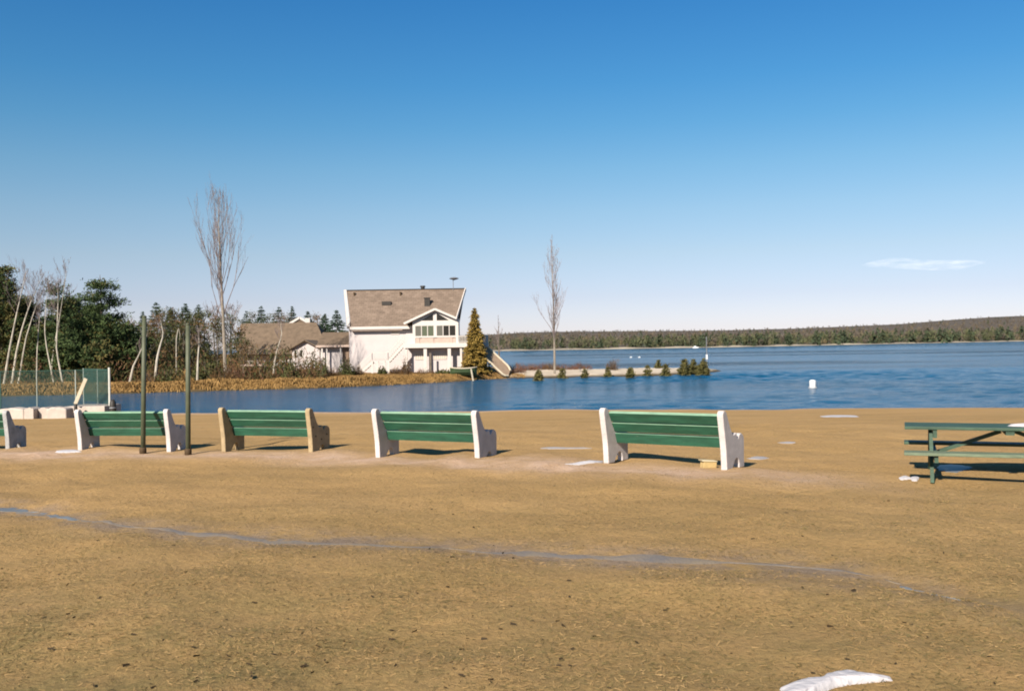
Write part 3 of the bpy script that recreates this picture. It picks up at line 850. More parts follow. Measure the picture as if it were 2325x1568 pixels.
def bare_tree(h, r0, seed, spread=0.32, lev=4, clear=0.25, nb0=26, lean=(0, 0), curve=None, minr=0.011, twig=1.0, steep=.62, vase=0.0):
    """bare fastigiate crown: central stem with rising limbs and twigs"""
    g = np.random.default_rng(seed); tr = MB(); cw = MB()
    K = 12
    stem = []
    for t in np.linspace(0, 1, K):
        if curve is not None: stem.append(Vector(curve(t)))
        else: stem.append(Vector((lean[0] * t * h + 0.012 * h * math.sin(3 * t + seed), lean[1] * t * h + .01 * h * math.sin(4 * t), h * t)))
    tr.tube(stem, [max(minr, r0 * (1 - t) ** 0.9) for t in np.linspace(0, 1, K)], 7)

    def spos(t):
        x = t * (K - 1); i = min(K - 2, int(x)); return stem[i].lerp(stem[i + 1], x - i)

    def grow(p, d, L, rad, level):
        n_ = 4
        pts = [p]; dd = d.copy()
        for i in range(n_):
            dd = (dd + Vector(g.normal(size=3)) * 0.11 + Vector((0, 0, 0.10))).normalized()
            pts.append(pts[-1] + dd * (L / n_))
        rs = [max(minr, rad * (1 - 0.8 * i / n_)) for i in range(n_ + 1)]
        cw.tube(pts, rs, 4 if level < 2 else 3, caps=False)
        if level >= lev or L < 0.35: return
        nk = g.integers(3, 6) if level < 2 else g.integers(2, 5)
        for k in range(int(nk * twig)):
            s_ = g.uniform(0.25, 1.0); x = s_ * n_; i = min(n_ - 1, int(x))
            q = pts[i].lerp(pts[i + 1], x - i)
            az = g.uniform(0, 6.28)
            side = Vector((math.cos(az), math.sin(az), 0.15))
            nd = (dd * 0.85 + side * (.12 + .62 * steep) + Vector((0, 0, .30))).normalized()
            grow(q, nd, L * g.uniform(0.38, 0.62), rad * 0.5, level + 1)
    for k in range(nb0):
        t = clear + (0.97 - clear) * (k + g.random()) / nb0
        az = g.uniform(0, 6.28)
        tt = (t - clear) / (1 - clear)
        L = h * spread * (0.35 + 0.65 * math.sin(math.pi * min(1, 0.25 + 0.85 * tt)) ) * g.uniform(0.65, 1.1)
        if vase: L = L * (1 - vase) + vase * h * (1.0 - t) * 0.74 * g.uniform(.6, 1.05)
        d = Vector((math.cos(az) * steep, math.sin(az) * steep, 1.0 if g.random() > .2 else .5)).normalized()
        grow(spos(t), d, L, max(minr, r0 * (1 - t) * 0.42), 1)
    return tr, cw


def shrub(h, r, seed, n_=260, mat_w=0.03, up=1.0, leaf=False):
    g = np.random.default_rng(seed); b = MB()
    a = g.uniform(0, 6.28, n_); s_ = np.sqrt(g.uniform(0, 1, n_)) * r
    t = g.uniform(0.08, 1, n_)
    dome = np.sqrt(np.clip(1 - (s_ / r) ** 2, 0.05, 1)) * (0.75 + 0.35 * np.sin(a * 3 + seed))
    C_ = np.stack([s_ * np.cos(a), s_ * np.sin(a), h * t * dome], 1)
    ax_ = np.stack([np.cos(a) * s_ / r * .8, np.sin(a) * s_ / r * .8, up + 0 * a], 1)
    if leaf: b.cards(C_, g.uniform(.12, .26, n_), g.uniform(.07, .13, n_), ax_, 1.2, 0, g)
    else: b.cards(C_, g.uniform(.25, .6, n_) * min(1, h), g.uniform(.6, 1.2, n_) * mat_w, ax_, 0.45, 0, g)
    st_ = MB()
    for k in range(7):
        aa = 6.28 * k / 7 + g.random()
        st_.tube([(0.1 * math.cos(aa), 0.1 * math.sin(aa), -.1), (r * .5 * math.cos(aa), r * .5 * math.sin(aa), h * .7)], [0.03, 0.012], 4, caps=False)
    return st_, b


def plant(name, parts, mats, label, cat, loc, rz=0, group=None, names=('trunk', 'crown'), scale=None):
    o = thing(name, label, cat, loc, rz, group)
    for p, m, nme in zip(parts, mats, names): p.build(nme, m, o)
    if scale: o.scale = scale
    return o


def base_at(px, Y, zoff=-0.05):
    p = at(px, 784, Y); return Vector((p.x, Y, bz(p.x, Y) + zoff))


def h_for(px, py, Y, z0):
    return at(px, py, Y).z - z0


# --- pines of the left wood
GP = 'pines of the dark wood on the left'
pines = [  # px, top py, depth, radius, broken, yellow, label
    (8, 598, 96, 2.4, False, .55, 'tall yellowed pine at the photo\'s left edge behind the leaning birches'),
    (60, 668, 101, 2.6, False, .50, 'brownish pine hidden behind the fan of leaning white birch trunks'),
    (128, 630, 98, 2.5, True, .20, 'flat topped pine just left of the tallest layered pine'),
    (228, 617, 94, 2.5, True, .05, 'tallest layered pine with tiered dark boughs standing against the sky'),
    (185, 706, 92, 2.7, False, .15, 'rounded dark pine in front of the layered pine, left of its trunk'),
    (262, 722, 93, 2.6, False, .15, 'bushy dark pine at the right foot of the layered pine'),
    (308, 762, 95, 2.3, False, .30, 'low dark pine at the right end of the wood, beside the first green pole'),
    (95, 735, 95, 2.4, False, .30, 'low dark pine filling the gap under the flat topped pine'),
    (150, 768, 90, 2.0, False, .10, 'smallest dark pine near the bank above the mesh fence'),
    (-60, 640, 97, 2.8, False, .45, 'pine cut off by the left edge of the photo'),
    (30, 700, 104, 2.6, False, .35, 'dark pine deep in the wood between the two leftmost birches'),
    (160, 668, 106, 2.6, False, .30, 'dark pine deep in the wood between the flat topped pine and the layered pine'),
    (285, 748, 100, 2.2, False, .40, 'olive pine deep in the wood right of the bushy dark pine'),
    (205, 690, 103, 2.6, False, .20, 'dark pine deep in the wood right behind the layered pine\'s trunk'),
    (225, 775, 89, 1.9, False, .45, 'short yellow green pine on the bank below the layered pine'),
]
for i, (px, py, Y, r, br, ye, lab) in enumerate(pines):
    b0 = base_at(px, Y, -.1); h = h_for(px, py, Y, b0.z)
    tr, cw = pine(h, r * 1.1, 100 + i, br, 0.30 if i == 3 else 0.03, dens=1.5, yellow=ye)
    plant('pine_tree', (tr, cw), (M_bark, [M_pine, M_pineb]), lab, 'pine tree', b0, 0, GP)

GW = 'bushy young trees between the dark wood and the cottage'
wood = [(574, 716, 160, 2.6, 0, 'olive tree just showing over the left end of the brown cottage roof'), (613, 717, 162, 2.8, 0, 'olive tree just showing over the brown cottage roof, left of its middle'),
        (650, 718, 160, 2.6, 0, 'olive tree just showing over the brown cottage roof, left of its upper gable'), (722, 722, 150, 2.4, 1, 'brown tree showing over the brown cottage roof\'s right end'),
        (332, 742, 104, 1.7, 0, 'olive young tree right behind the first green pole'), (352, 722, 110, 2.0, 1, 'brown young tree above the snapped white birch'),
        (376, 712, 112, 2.0, 0, 'olive young tree left of the arching pale birch'), (398, 715, 108, 1.8, 0, 'olive brown young tree behind the arching pale birch'),
        (440, 716, 108, 1.9, 0, 'olive young tree above the white birch right of the second pole'), (464, 714, 112, 2.2, 0, 'olive brown young tree under the narrow skyline spruce'),
        (492, 728, 106, 1.9, 0, 'olive young tree left of the tall poplar\'s trunk'), (525, 720, 108, 2.2, 0, 'olive brown young tree right of the tall poplar\'s trunk'),
        (547, 752, 104, 1.8, 0, 'olive young tree at the left end of the brown cottage roof'), (418, 728, 104, 1.8, 0, 'olive young tree right behind the second green pole'),
        (300, 738, 106, 2.2, 1, 'brown young tree at the right end of the dark wood')]
for i, (px, py, Y, r, kd, lab) in enumerate(wood):
    b0 = base_at(px, Y, -.1); h = h_for(px, py, Y, b0.z) * 1.08
    g = np.random.default_rng(1200 + i)
    tr = MB(); tr.tube([(0, 0, 0), (.1 * g.normal(), .1 * g.normal(), h * .5), (.15 * g.normal(), 0, h * .92)], [.10, .06, .02], 6)
    cw = MB()
    for k in range(46):
        t_ = g.uniform(.08, 1); a_ = g.uniform(0, 6.28); rr = r * math.sqrt(g.uniform(.05, 1)) * math.sin(math.pi * min(1, .25 + .72 * t_)) ** .7
        c_ = np.array([rr * math.cos(a_), rr * math.sin(a_), h * t_ * .97])
        tr.tube([(0, 0, max(0, c_[2] - rr * .9)), tuple(c_)], [.025, .01], 3, caps=False)
        m_ = 34
        cw.cards(c_ + g.normal(size=(m_, 3)) * np.array([.34, .34, .26]), g.uniform(.14, .34, m_), g.uniform(.03, .09, m_), np.tile([0, 0, .7], (m_, 1)), .9, int(g.random() < .3), g)
    plant('young_tree', (tr, cw), (M_bark, [M_brusholive, M_brush] if kd == 0 else [M_brush, M_brusholive]), lab, 'young tree', b0, 0, GW)

# --- birches drawn along their leaning stems
GB = 'white birches on the far bank'
birches = [
    ([(7, 860), (22, 790), (36, 720), (52, 649), (60, 612)], 86, .15, 'leftmost birch, its white trunk leaning right from the fence\'s left end'),
    ([(25, 861), (38, 795), (50, 745), (68, 690), (84, 655), (96, 618)], 87, .15, 'second birch from the left, long pale trunk leaning right'),
    ([(40, 856), (58, 770), (78, 705), (93, 668), (104, 640)], 88, .11, 'reddish thin birch leaning right just behind the second birch'),
    ([(82, 861), (84, 800), (90, 713), (93, 670)], 88, .10, 'straight slim birch left of the forked birch pair'),
    ([(121, 856), (106, 790), (101, 750), (105, 682), (112, 630)], 87, .10, 'crooked grey birch bowing left before it rises'),
    ([(141, 853), (128, 794), (130, 740), (132, 674), (130, 640)], 86, .12, 'birch bent sharply left at its foot, under the flat topped pine'),
    ([(116, 856), (118, 818), (128, 760), (137, 711), (148, 635), (152, 605)], 89, .11, 'tall thin birch whose tip rises above the flat topped pine'),
    ([(292, 856), (302, 832), (314, 808), (328, 778), (336, 752)], 85, .16, 'thick grey birch trunk leaning right beside the first green pole'),
    ([(350, 852), (356, 815), (363, 785), (371, 760), (366, 735), (363, 722)], 84, .17, 'bright white snapped birch trunk between the two green poles'),
    ([(399, 815), (400, 770), (405, 743), (409, 760), (404, 796)], 95, .10, 'pale birch arching over itself just left of the second green pole'),
    ([(446, 854), (449, 815), (452, 776), (450, 745)], 85, .15, 'white birch trunk right of the second green pole'),
    ([(618, 846), (624, 815), (630, 790), (640, 760), (637, 738), (642, 705)], 92, .12, 'pale crooked birch in front of the brown roofed cottage'),
]
for i, (pts, Y, r, lab) in enumerate(birches):
    b0 = base_at(pts[0][0], Y, -.1)
    W = [at(px, py, Y + 0.12 * k) for k, (px, py) in enumerate(pts)]
    W[0] = b0.copy()
    Lc = [w_ - b0 for w_ in W]

    def curve(t, Lc=Lc):
        x = t * (len(Lc) - 1); k = min(len(Lc) - 2, int(x)); return Lc[k].lerp(Lc[k + 1], x - k)
    hh_ = Lc[-1].z
    tr, cw = bare_tree(max(3, hh_), r * .72, 300 + i, spread=0.20 if i != 9 else .1, lev=3, clear=0.5, nb0=14 if i not in (8, 9) else 5, curve=curve, minr=0.006, steep=.5)
    plant('birch_tree', (tr, cw), (M_birch, M_birchtwig), lab, 'birch tree', b0, 0, GB)

# --- spruces behind
GS = 'spruces along the skyline behind the bank'
spr = [
    (356, 683, 150, 2.5, 'tallest skyline spruce, just right of the first green pole'),
    (388, 696, 155, 2.3, 'dull spruce between the tallest skyline spruce and the second green pole'),
    (422, 687, 150, 2.4, 'dark pointed spruce right behind the top of the second green pole'),
    (451, 688, 152, 1.9, 'narrow dark spruce halfway between the second green pole and the tall poplar'),
    (560, 704, 170, 2.0, 'small spruce above the left end of the brown cottage roof'),
    (594, 693, 165, 2.7, 'bushy spruce above the brown cottage roof, second from its left end'),
    (634, 694, 165, 2.4, 'dark spruce above the middle of the brown cottage roof'),
    (664, 694, 168, 1.9, 'slim spruce left of the cottage\'s white upper gable'),
    (700, 704, 160, 2.6, 'rounded spruce right of the cottage\'s white upper gable'),
    (738, 711, 140, 2.0, 'shorter spruce of the pair beside the white house\'s left wall'),
    (765, 700, 138, 2.3, 'taller dark spruce of the pair beside the white house\'s left wall'),
    (325, 705, 150, 1.6, 'small spruce showing behind the first green pole'),
]
for i, (px, py, Y, r, lab) in enumerate(spr):
    b0 = base_at(px, Y, -.1); h = h_for(px, py, Y, b0.z)
    gs_ = np.random.default_rng(60 + i); tr, cw = spruce(h, r * gs_.uniform(1.35, 1.95), 500 + i, dens=2.4, droop=gs_.uniform(.05, .5), wh=gs_.uniform(3.0, 5.5))
    plant('spruce_tree', (tr, cw), (M_bark, M_spruce), lab, 'spruce tree', b0, 0, GS)

# --- two big bare trees
b0 = base_at(506, 90, -.1); h = h_for(512, 428, 90, b0.z)
tr, cw = bare_tree(h, 0.19, 21, spread=0.27, lev=4, clear=0.27, nb0=30, minr=0.0055, steep=.20, vase=.55)
plant('poplar_tree', (tr, cw), (M_poplar, M_birchtwig), 'tall bare poplar with upswept limbs behind the third and second benches\' left side', 'poplar tree', b0)
S_pop = bpy.data.objects['poplar_tree']; S_pop['label'] = 'tallest bare tree, a poplar with upswept limbs left of the brown cottage'
b0 = base_at(1254, 103, -.1); h = h_for(1268, 538, 103, b0.z)
tr, cw = bare_tree(h, 0.13, 33, spread=0.15, lev=4, clear=0.20, nb0=34, lean=(0.02, 0), minr=0.0055, steep=.22, vase=.25)
plant('poplar_tree', (tr, cw), (M_poplar, M_birchtwig), 'slender bare tree standing alone on the sand spit', 'poplar tree', b0)
for px, py, Y, lab in [(486, 694, 120, 'brownish bare tree just left of the tall poplar\'s trunk'), (522, 697, 122, 'brownish bare tree just right of the tall poplar\'s trunk'),
                       (1131, 715, 135, 'thin bare sapling right of the golden conifer')]:
    b0 = base_at(px, Y, -.1) if px < 1000 else Vector((at(px, 784, Y).x, Y, -1.1)); h = h_for(px, py, Y, b0.z)
    if px > 1000: b0 = base_at(px, 112, -.1); h = h_for(px, py, 112, b0.z)
    tr, cw = bare_tree(h, 0.13, int(px), spread=0.3 if px < 1000 else .12, lev=4 if px < 1000 else 2, clear=0.3, nb0=18, minr=0.012)
    plant('bare_tree', (tr, cw), (M_bark, M_birchtwig), lab, 'bare tree', b0, 0, 'small bare trees')

# --- golden conifer by the house
b0 = base_at(1078, 100.6, -.1); h = h_for(1080, 700, 100.6, b0.z)
tr, cw = spruce(h, 1.5, 71, dens=4.0, droop=0.15, base=0.03, top=.08, wh=8)
plant('golden_conifer', (tr, cw), (M_bark, M_gold), 'golden brown cone shaped conifer at the white house\'s right end', 'conifer', b0)

# --- small cedars along the spit
GC = 'small cone shaped cedars planted on the sand spit'
ced = [(1221, 836, 857, 'leftmost little cedar on the spit, brown, at the water\'s edge'), (1275, 833, 852, 'little cedar right of the lone bare tree on the spit'),
       (1326, 835, 851, 'third little cedar along the spit\'s near edge'), (1378, 832, 849, 'little cedar below the dark leaning shrub on the spit'),
       (1429, 831, 851, 'fifth little cedar along the spit, right of the leaning shrub'), (1469, 827, 848, 'sixth little cedar along the spit\'s near edge'),
       (1510, 823, 847, 'seventh little cedar, the last before the dense cluster'), (1493, 815, 829, 'smallest cedar, on the spit\'s far edge'),
       (1553, 812, 845, 'left cedar of the green cluster at the spit\'s end'), (1574, 814, 844, 'middle cedar of the green cluster at the spit\'s end'),
       (1596, 812, 846, 'right cedar of the green cluster, next to the pole')]
for i, (px, ty, by_, lab) in enumerate(ced):
    Y = at_z(px, by_, -1.25).y + 1.6
    if i == 7: Y = 120
    b0 = base_at(px, Y, -.03); h = h_for(px, ty, Y, b0.z)
    tr, cw = spruce(h, h * (0.34 if i < 8 else .36), 800 + i, dens=5.0, droop=-0.25, base=0.04)
    plant('cedar_shrub', (tr, cw), (M_bark, M_cedar), lab, 'cedar', b0, 0, GC)

# --- shrubs
GSH = 'twiggy shrubs on the far bank'
shr = [  # px, Y, r, h, mat, label
    (345, 84, 1.2, 1.4, M_brush, 'dry brown bush at the snapped white birch\'s foot, beside the first green pole'),
    (385, 84, 1.3, 1.7, M_brusholive, 'olive bush right of the snapped white birch'),
    (412, 84, 1.0, 1.1, M_reed, 'golden tuft on the bank left of the second green pole'),
    (476, 87, 1.6, 2.5, M_brusholive, 'green olive bush left of the tall poplar\'s foot'),
    (503, 86, 1.3, 1.5, M_brush, 'rust brown bush at the tall poplar\'s foot'),
    (535, 88, 1.5, 1.7, M_brushred, 'reddish brown bush right of the tall poplar\'s foot'),
    (560, 96, 1.6, 3.0, M_brush, 'tall brown brush left of the cottage\'s pale bench'),
    (585, 99, 1.4, 2.4, M_brusholive, 'yellow olive bush above the cottage\'s pale bench'),
    (600, 90, 1.2, 1.3, M_brush, 'low brown bush left of the crooked birch\'s foot'),
    (640, 97, 1.5, 3.6, M_brusholive, 'tall olive bush behind the crooked birch'),
    (655, 92, 1.4, 1.9, M_brusholive, 'dark olive bush right of the crooked birch'),
    (685, 93, 1.4, 1.2, M_brushred, 'low reddish brush below the cottage\'s small front gable'),
    (716, 95, 1.2, 2.6, M_brusholive, 'olive bush covering the gap between cottage and white house'),
    (748, 96, 1.0, 1.0, M_brush, 'low brown bush under the white wing\'s left corner'),
    (786, 98, 0.85, 1.9, M_brusholive, 'pointed olive bush before the white wing\'s brown door'),
    (810, 99, 0.6, 1.2, M_brush, 'slim brown bush at the white house\'s lower left corner'),
    (866, 99, 0.5, 0.8, M_brusholive, 'small olive tuft under the white staircase landing'),
    (897, 99.5, 0.7, 0.9, M_brush, 'small brown bush beneath the white staircase'),
    (920, 99, 0.55, 1.9, M_brush, 'narrow dark brown bush at the porch\'s left corner'),
    (960, 99, 1.1, 0.6, M_brush, 'low brown bush before the porch\'s ground floor'),
    (1005, 99, 1.0, 0.6, M_brusholive, 'low olive bush before the porch\'s right half'),
    (1168, 107, 1.2, 1.2, M_brushred, 'reddish bush at the foot of the sloping ramp'),
    (1195, 112, 1.4, .95, M_brushred, 'red brown bush, second from the ramp along the spit\'s back'),
    (1225, 113, 1.4, .85, M_brushred, 'red brown bush left of the spit\'s lone bare tree'),
    (1250, 112, 1.0, 1.0, M_brush, 'brown tuft around the foot of the spit\'s lone bare tree'),
    (1285, 113, 1.4, .85, M_brushred, 'red brown bush right of the spit\'s lone bare tree'),
    (1318, 113, 1.3, .95, M_brushred, 'rightmost red brown bush along the back of the spit'),
    (1386, 111, 0.7, 1.6, M_brush, 'dark brown shrub leaning right above the fourth little cedar'),
    (1564, 108, 0.6, 0.8, M_cedar, 'low yellow green shrub in the cedar cluster at the spit\'s end'),
]
for i, (px, Y, r, h, m_, lab) in enumerate(shr):
    b0 = base_at(px, Y, -.05)
    leafy = m_ in (M_brusholive, M_cedar)
    st_, b_ = shrub(h, r, 900 + i, int(260 + 160 * r * h), 0.03 if not leafy else .06, 1.0, leafy)
    o = plant('shrub', (st_, b_), (M_bark, m_), lab, 'shrub', b0, 0, GSH, ('stem', 'foliage'))
    if px == 1386: o.rotation_euler = (0, R(22), 0)
# low brush that closes the wood's foot: nobody could count it
lb = MB()
N = 16000
pxs = rng.uniform(-80, 740, N); Ys = rng.uniform(86, 104, N)
X = (pxs - CX) / FPX * Ys
zz = bank_z(X[None, :], Ys[None, :])[0]
hh = rng.uniform(0, 1, N) ** 1.5 * (1.5 + 0.9 * np.sin(X * .5) + 0.6 * np.sin(X * 1.7 + 1)) + .1
sel = np.sin(X * 0.7) + np.sin(Ys * 1.1 + X * .3) > -1.2
C = np.stack([X, Ys, zz + hh], 1)[sel]
mi = (rng.random(len(C)) < 0.45).astype(int) + (rng.random(len(C)) < 0.2)
lb.cards(C, rng.uniform(.2, .55, len(C)), rng.uniform(.03, .09, len(C)), np.tile([0, 0, 1.0], (len(C), 1)), 0.7, mi)
lo_ = lb.build('undergrowth', [M_brush, M_brusholive, M_brushred]); lo_['kind'] = 'stuff'
lo_['label'] = 'tangled brown undergrowth at the foot of the wood'; lo_['category'] = 'undergrowth'

# ------------------------------------------------------------------ white lake house
HY = 105.0
HX0 = at(803, 848, HY).x
HZ0 = at(920, 848, HY).z
house = thing('lake_house', 'white two storey lake house with tan shingle roof and screened gable porch', 'house', (HX0, HY, HZ0))


def lx(px, y=0.0): return (px - CX) / FPX * (HY + y) + (CY - 784) - HX0


def lz(px, py, y=0.0): return at(px, py, HY + y).z - HZ0


def P(b, name, m, par=None, bevel=0.0): return b.build(name, m, par or house, bevel=bevel)


WL, WR = -0.45, 10.95
EZ, RZ_, RYD = 5.2, 9.35, 4.2
b = MB(); b.box(WL, WR, 0, 8.4, -0.4, EZ - 0.05)
b.add([(WL, 0, EZ - .05), (WL, 8.4, EZ - .05), (WL, RYD, RZ_ - .35), (WR, 0, EZ - .05), (WR, 8.4, EZ - .05), (WR, RYD, RZ_ - .35)],
      [(0, 2, 1), (3, 4, 5)])
P(b, 'wall', M_siding)
# roof: two flared slopes, ridge longer than the eaves
b = MB()
el, er, rl_, rr_ = -0.15, 10.95, -1.35, 12.0


def slab(b, q, th, mi=0):
    q = [Vector(p) for p in q]; n_ = (q[1] - q[0]).cross(q[3] - q[0]).normalized()
    if n_.z < 0: n_ = -n_
    lo4 = [p - n_ * th for p in q]
    b.add([tuple(p) for p in q + lo4], [(0, 1, 2, 3), (7, 6, 5, 4), (0, 4, 5, 1), (1, 5, 6, 2), (2, 6, 7, 3), (3, 7, 4, 0)], mi)


slab(b, [(el, -0.55, EZ - .05), (er, -0.55, EZ - .05), (rr_, RYD, RZ_), (rl_, RYD, RZ_)], 0.16)
slab(b, [(er, 8.95, EZ - .05), (el, 8.95, EZ - .05), (rl_, RYD + .002, RZ_), (rr_, RYD + .002, RZ_)], 0.16)
roof = P(b, 'roof', M_shingle)
b = MB()
b.bar((rl_ - .17, RYD, RZ_ - .05), (el - .27, -0.55, EZ - .12), 0.30, 0.34)
b.bar((rr_ + .05, RYD, RZ_ - .05), (er + .05, -0.55, EZ - .12), 0.10, 0.34)
b.box(el - .1, er, -0.66, -0.56, EZ - .36, EZ - .06)
P(b, 'fascia', M_trim, roof)
b = MB(); b.box(el, 5.4, -0.55, -0.01, EZ - 0.50, EZ - 0.40); P(b, 'soffit', M_panel, roof)
b = MB(); b.bar((rl_, RYD, RZ_ + .03), (rr_, RYD, RZ_ + .03), .3, .06); P(b, 'ridge_cap', M_dark, roof)


def on_roof(px, py):
    # intersect pixel ray with the front slope
    for k in range(200):
        y = -0.55 + (RYD + .55) * k / 200
        z = EZ - .05 + (RZ_ - EZ + .05) * (y + .55) / (RYD + .55)
        if lz(px, py, y) <= z: break
    return Vector((lx(px, y), y, z))


p = on_roof(880, 689); b = MB(); b.box(p.x - .55, p.x + .45, p.y - .3, p.y + .5, p.z - .2, p.z + .22); P(b, 'skylight', M_dark, roof)
p = on_roof(971, 693); b = MB(); b.box(p.x - .3, p.x + .3, p.y - .15, p.y + .25, p.z - .3, p.z + .75); b.box(p.x - .36, p.x + .36, p.y - .2, p.y + .3, p.z + .75, p.z + .85)
P(b, 'chimney', M_dark, roof)
for px, py in ((806, 671), (911, 670)):
    p = on_roof(px, py); b = MB(); b.lathe([(.1, p.z - .2), (.1, p.z + .25), (.14, p.z + .26), (.14, p.z + .34)], 8, 0, p.x, p.y); P(b, 'vent', M_bolt, roof)
p = Vector((lx(961, RYD), RYD + .3, RZ_)); b = MB(); b.lathe([(.22, p.z - .3), (.22, p.z + .25), (.32, p.z + .26), (.26, p.z + .42)], 10, 0, p.x, p.y); P(b, 'roof_vent', M_dark, roof)
# dish antenna on its mast
ax_, ay_ = lx(1031, RYD), RYD - .2
zt = lz(1031, 633, RYD)
b = MB(); b.tube([(ax_, ay_, RZ_ - .3), (ax_, ay_, zt)], 0.035, 6)
ant = P(b, 'antenna', M_metal)
b = MB(); b.lathe([(.05, zt - .16), (.5, zt - .02), (.55, zt + .03), (.3, zt + .14), (.05, zt + .18)], 16, 0, ax_ + .1, ay_); P(b, 'dish', M_metal, ant)
# upper window in main wall
def window(par, x0, x1, z0, z1, y, glass, fw=.09, bars=0, name='window'):
    f = MB(); d = .06
    f.box(x0 - fw, x0, y - d, y, z0 - fw, z1 + fw); f.box(x1, x1 + fw, y - d, y, z0 - fw, z1 + fw)
    f.box(x0, x1, y - d, y, z1, z1 + fw); f.box(x0, x1, y - d, y, z0 - fw, z0)
    for k in range(bars):
        xm = x0 + (x1 - x0) * (k + 1) / (bars + 1); f.box(xm - .04, xm + .04, y - d + .004, y - .004, z0, z1)
    w_ = P(f, name, M_trim, par)
    if isinstance(glass, (list, tuple)):
        ng = len(glass)
        for k, gm_ in enumerate(glass):
            g_ = MB(); a_ = x0 + (x1 - x0) * k / ng; c_ = x0 + (x1 - x0) * (k + 1) / ng
            g_.box(a_ + .002, c_ - .002, y - .03, y - .008, z0 + .002, z1 - .002); P(g_, 'pane', gm_, w_)
    else:
        g_ = MB(); g_.box(x0 + .002, x1 - .002, y - .03, y - .008, z0 + .002, z1 - .002); P(g_, 'pane', glass, w_)
    return w_


window(house, lx(889), lx(905), lz(897, 757), lz(897, 743), -0.004, M_curtain)
# screened porch under its own gable
PY = -2.5
pk = (lx(989, PY), lz(989, 699.5, PY)); pl, pr = lx(918, PY), lx(1038, PY)
slope = (pk[1] - lz(918.6, 732.6, PY)) / (pk[0] - pl)
zl_, zr_ = pk[1] - slope * (pk[0] - pl), pk[1] - slope * (pr - pk[0])
xa, xb = lx(937, PY), lx(1041, PY)
deck_z1, deck_z0 = lz(980, 779, PY), lz(980, 789, PY)
wt, wb = lz(990, 739, PY), lz(990, 762.5, PY)
porch = MB()
porch_wall = porch
# front wall pieces around the openings
tz = lz(990, 727.5, PY)
g1a, g1b, g2a, g2b = lx(943, PY), lx(985, PY), lx(991.5, PY), lx(1034.5, PY)
Yf = PY
porch.box(xa, g1a, Yf, Yf + .14, deck_z1, tz); porch.box(g1b, g2a, Yf, Yf + .14, wb, tz); porch.box(g2b, xb, Yf, Yf + .14, deck_z1, tz)
porch.box(g1a, g1b, Yf, Yf + .14, wt, tz); porch.box(g2a, g2b, Yf, Yf + .14, wt, tz)
porch.box(g1a, g2b, Yf + .002, Yf + .14, wb - .16, wb)


def gz_at(x): return pk[1] - slope * abs(x - pk[0]) - .12


# gable face as strips beside the two triangular lights
tl = (lx(956.5, PY), lx(984, PY)); t2 = (lx(992, PY), lx(1020, PY))
fnp = lambda a, b_, t_: (a, Yf + t_, b_)
porch.prism([(xa, tz), (tl[0], tz), (tl[1], gz_at(tl[1]) - .28), (tl[1], gz_at(tl[1])), (xa, gz_at(xa))], fnp, 0, .14)
porch.prism([(tl[1], tz), (t2[0], tz), (t2[0], gz_at(t2[0])), (pk[0], gz_at(pk[0])), (tl[1], gz_at(tl[1]))], fnp, 0, .14)
porch.prism([(t2[1], tz), (xb, tz), (xb, gz_at(xb)), (t2[0], gz_at(t2[0])), (t2[0], gz_at(t2[0]) - .28)], fnp, 0, .14)
porch.box(xa, xa + .14, Yf + .142, -0.002, deck_z1, gz_at(xa) - .02); porch.box(xb - .14, xb, Yf + .142, -0.002, deck_z1, gz_at(xb) - .02)
pw = P(porch, 'porch_wall', M_trim)
for (tx, zz_, peak) in ((tl, None, 1), (t2, None, 0)):
    g_ = MB()
    hi = tl[1] if peak else t2[0]
    lo3 = tl[0] if peak else t2[1]
    g_.prism([(lo3, tz), (hi, tz), (hi, gz_at(hi) - .28)], fnp, .06, .09); P(g_, 'gable_window', M_glassdark, pw)
wA = MB()
window(pw, g1a + .02, g1b - .02, wb + .02, wt - .02, Yf + .075, [M_glassgrey, M_glassgreen, M_glassgreen], .018, 2)
window(pw, g2a + .02, g2b - .02, wb + .02, wt - .02, Yf + .075, [M_glassgrey, M_glassdark, M_glassdark], .018, 2)
b = MB()
for x0_, x1_ in ((g1a, lx(953, PY)), (lx(957, PY), lx(985, PY)), (lx(992, PY), lx(1028, PY)), (lx(1032, PY), g2b)):
    b.box(x0_ + .03, x1_ - .03, Yf + .05, Yf + .10, deck_z1, wb - .16)
b.box(g1a + .004, g2b - .004, Yf + .102, Yf + .138, deck_z1, wb - .162)
P(b, 'lower_panel', M_panel, pw)
b = MB()
slab(b, [(pl, Yf - .35, zl_), (pk[0], Yf - .35, pk[1]), (pk[0], 2.6, pk[1]), (pl, 2.6, zl_)], .14)
slab(b, [(pk[0] + .002, Yf - .35, pk[1]), (pr, Yf - .35, zr_), (pr, 2.6, zr_), (pk[0] + .002, 2.6, pk[1])], .14)
pr_ = P(b, 'porch_roof', mat('pale_porch_roof', (0.70, 0.60, 0.50), .8, .1, 2))
b = MB(); b.bar((pl, Yf - .40, zl_ - .1), (pk[0], Yf - .40, pk[1] - .1), .09, .22); b.bar((pk[0], Yf - .402, pk[1] - .1), (pr, Yf - .402, zr_ - .1), .09, .22)
P(b, 'rake_board', M_trim, pr_)
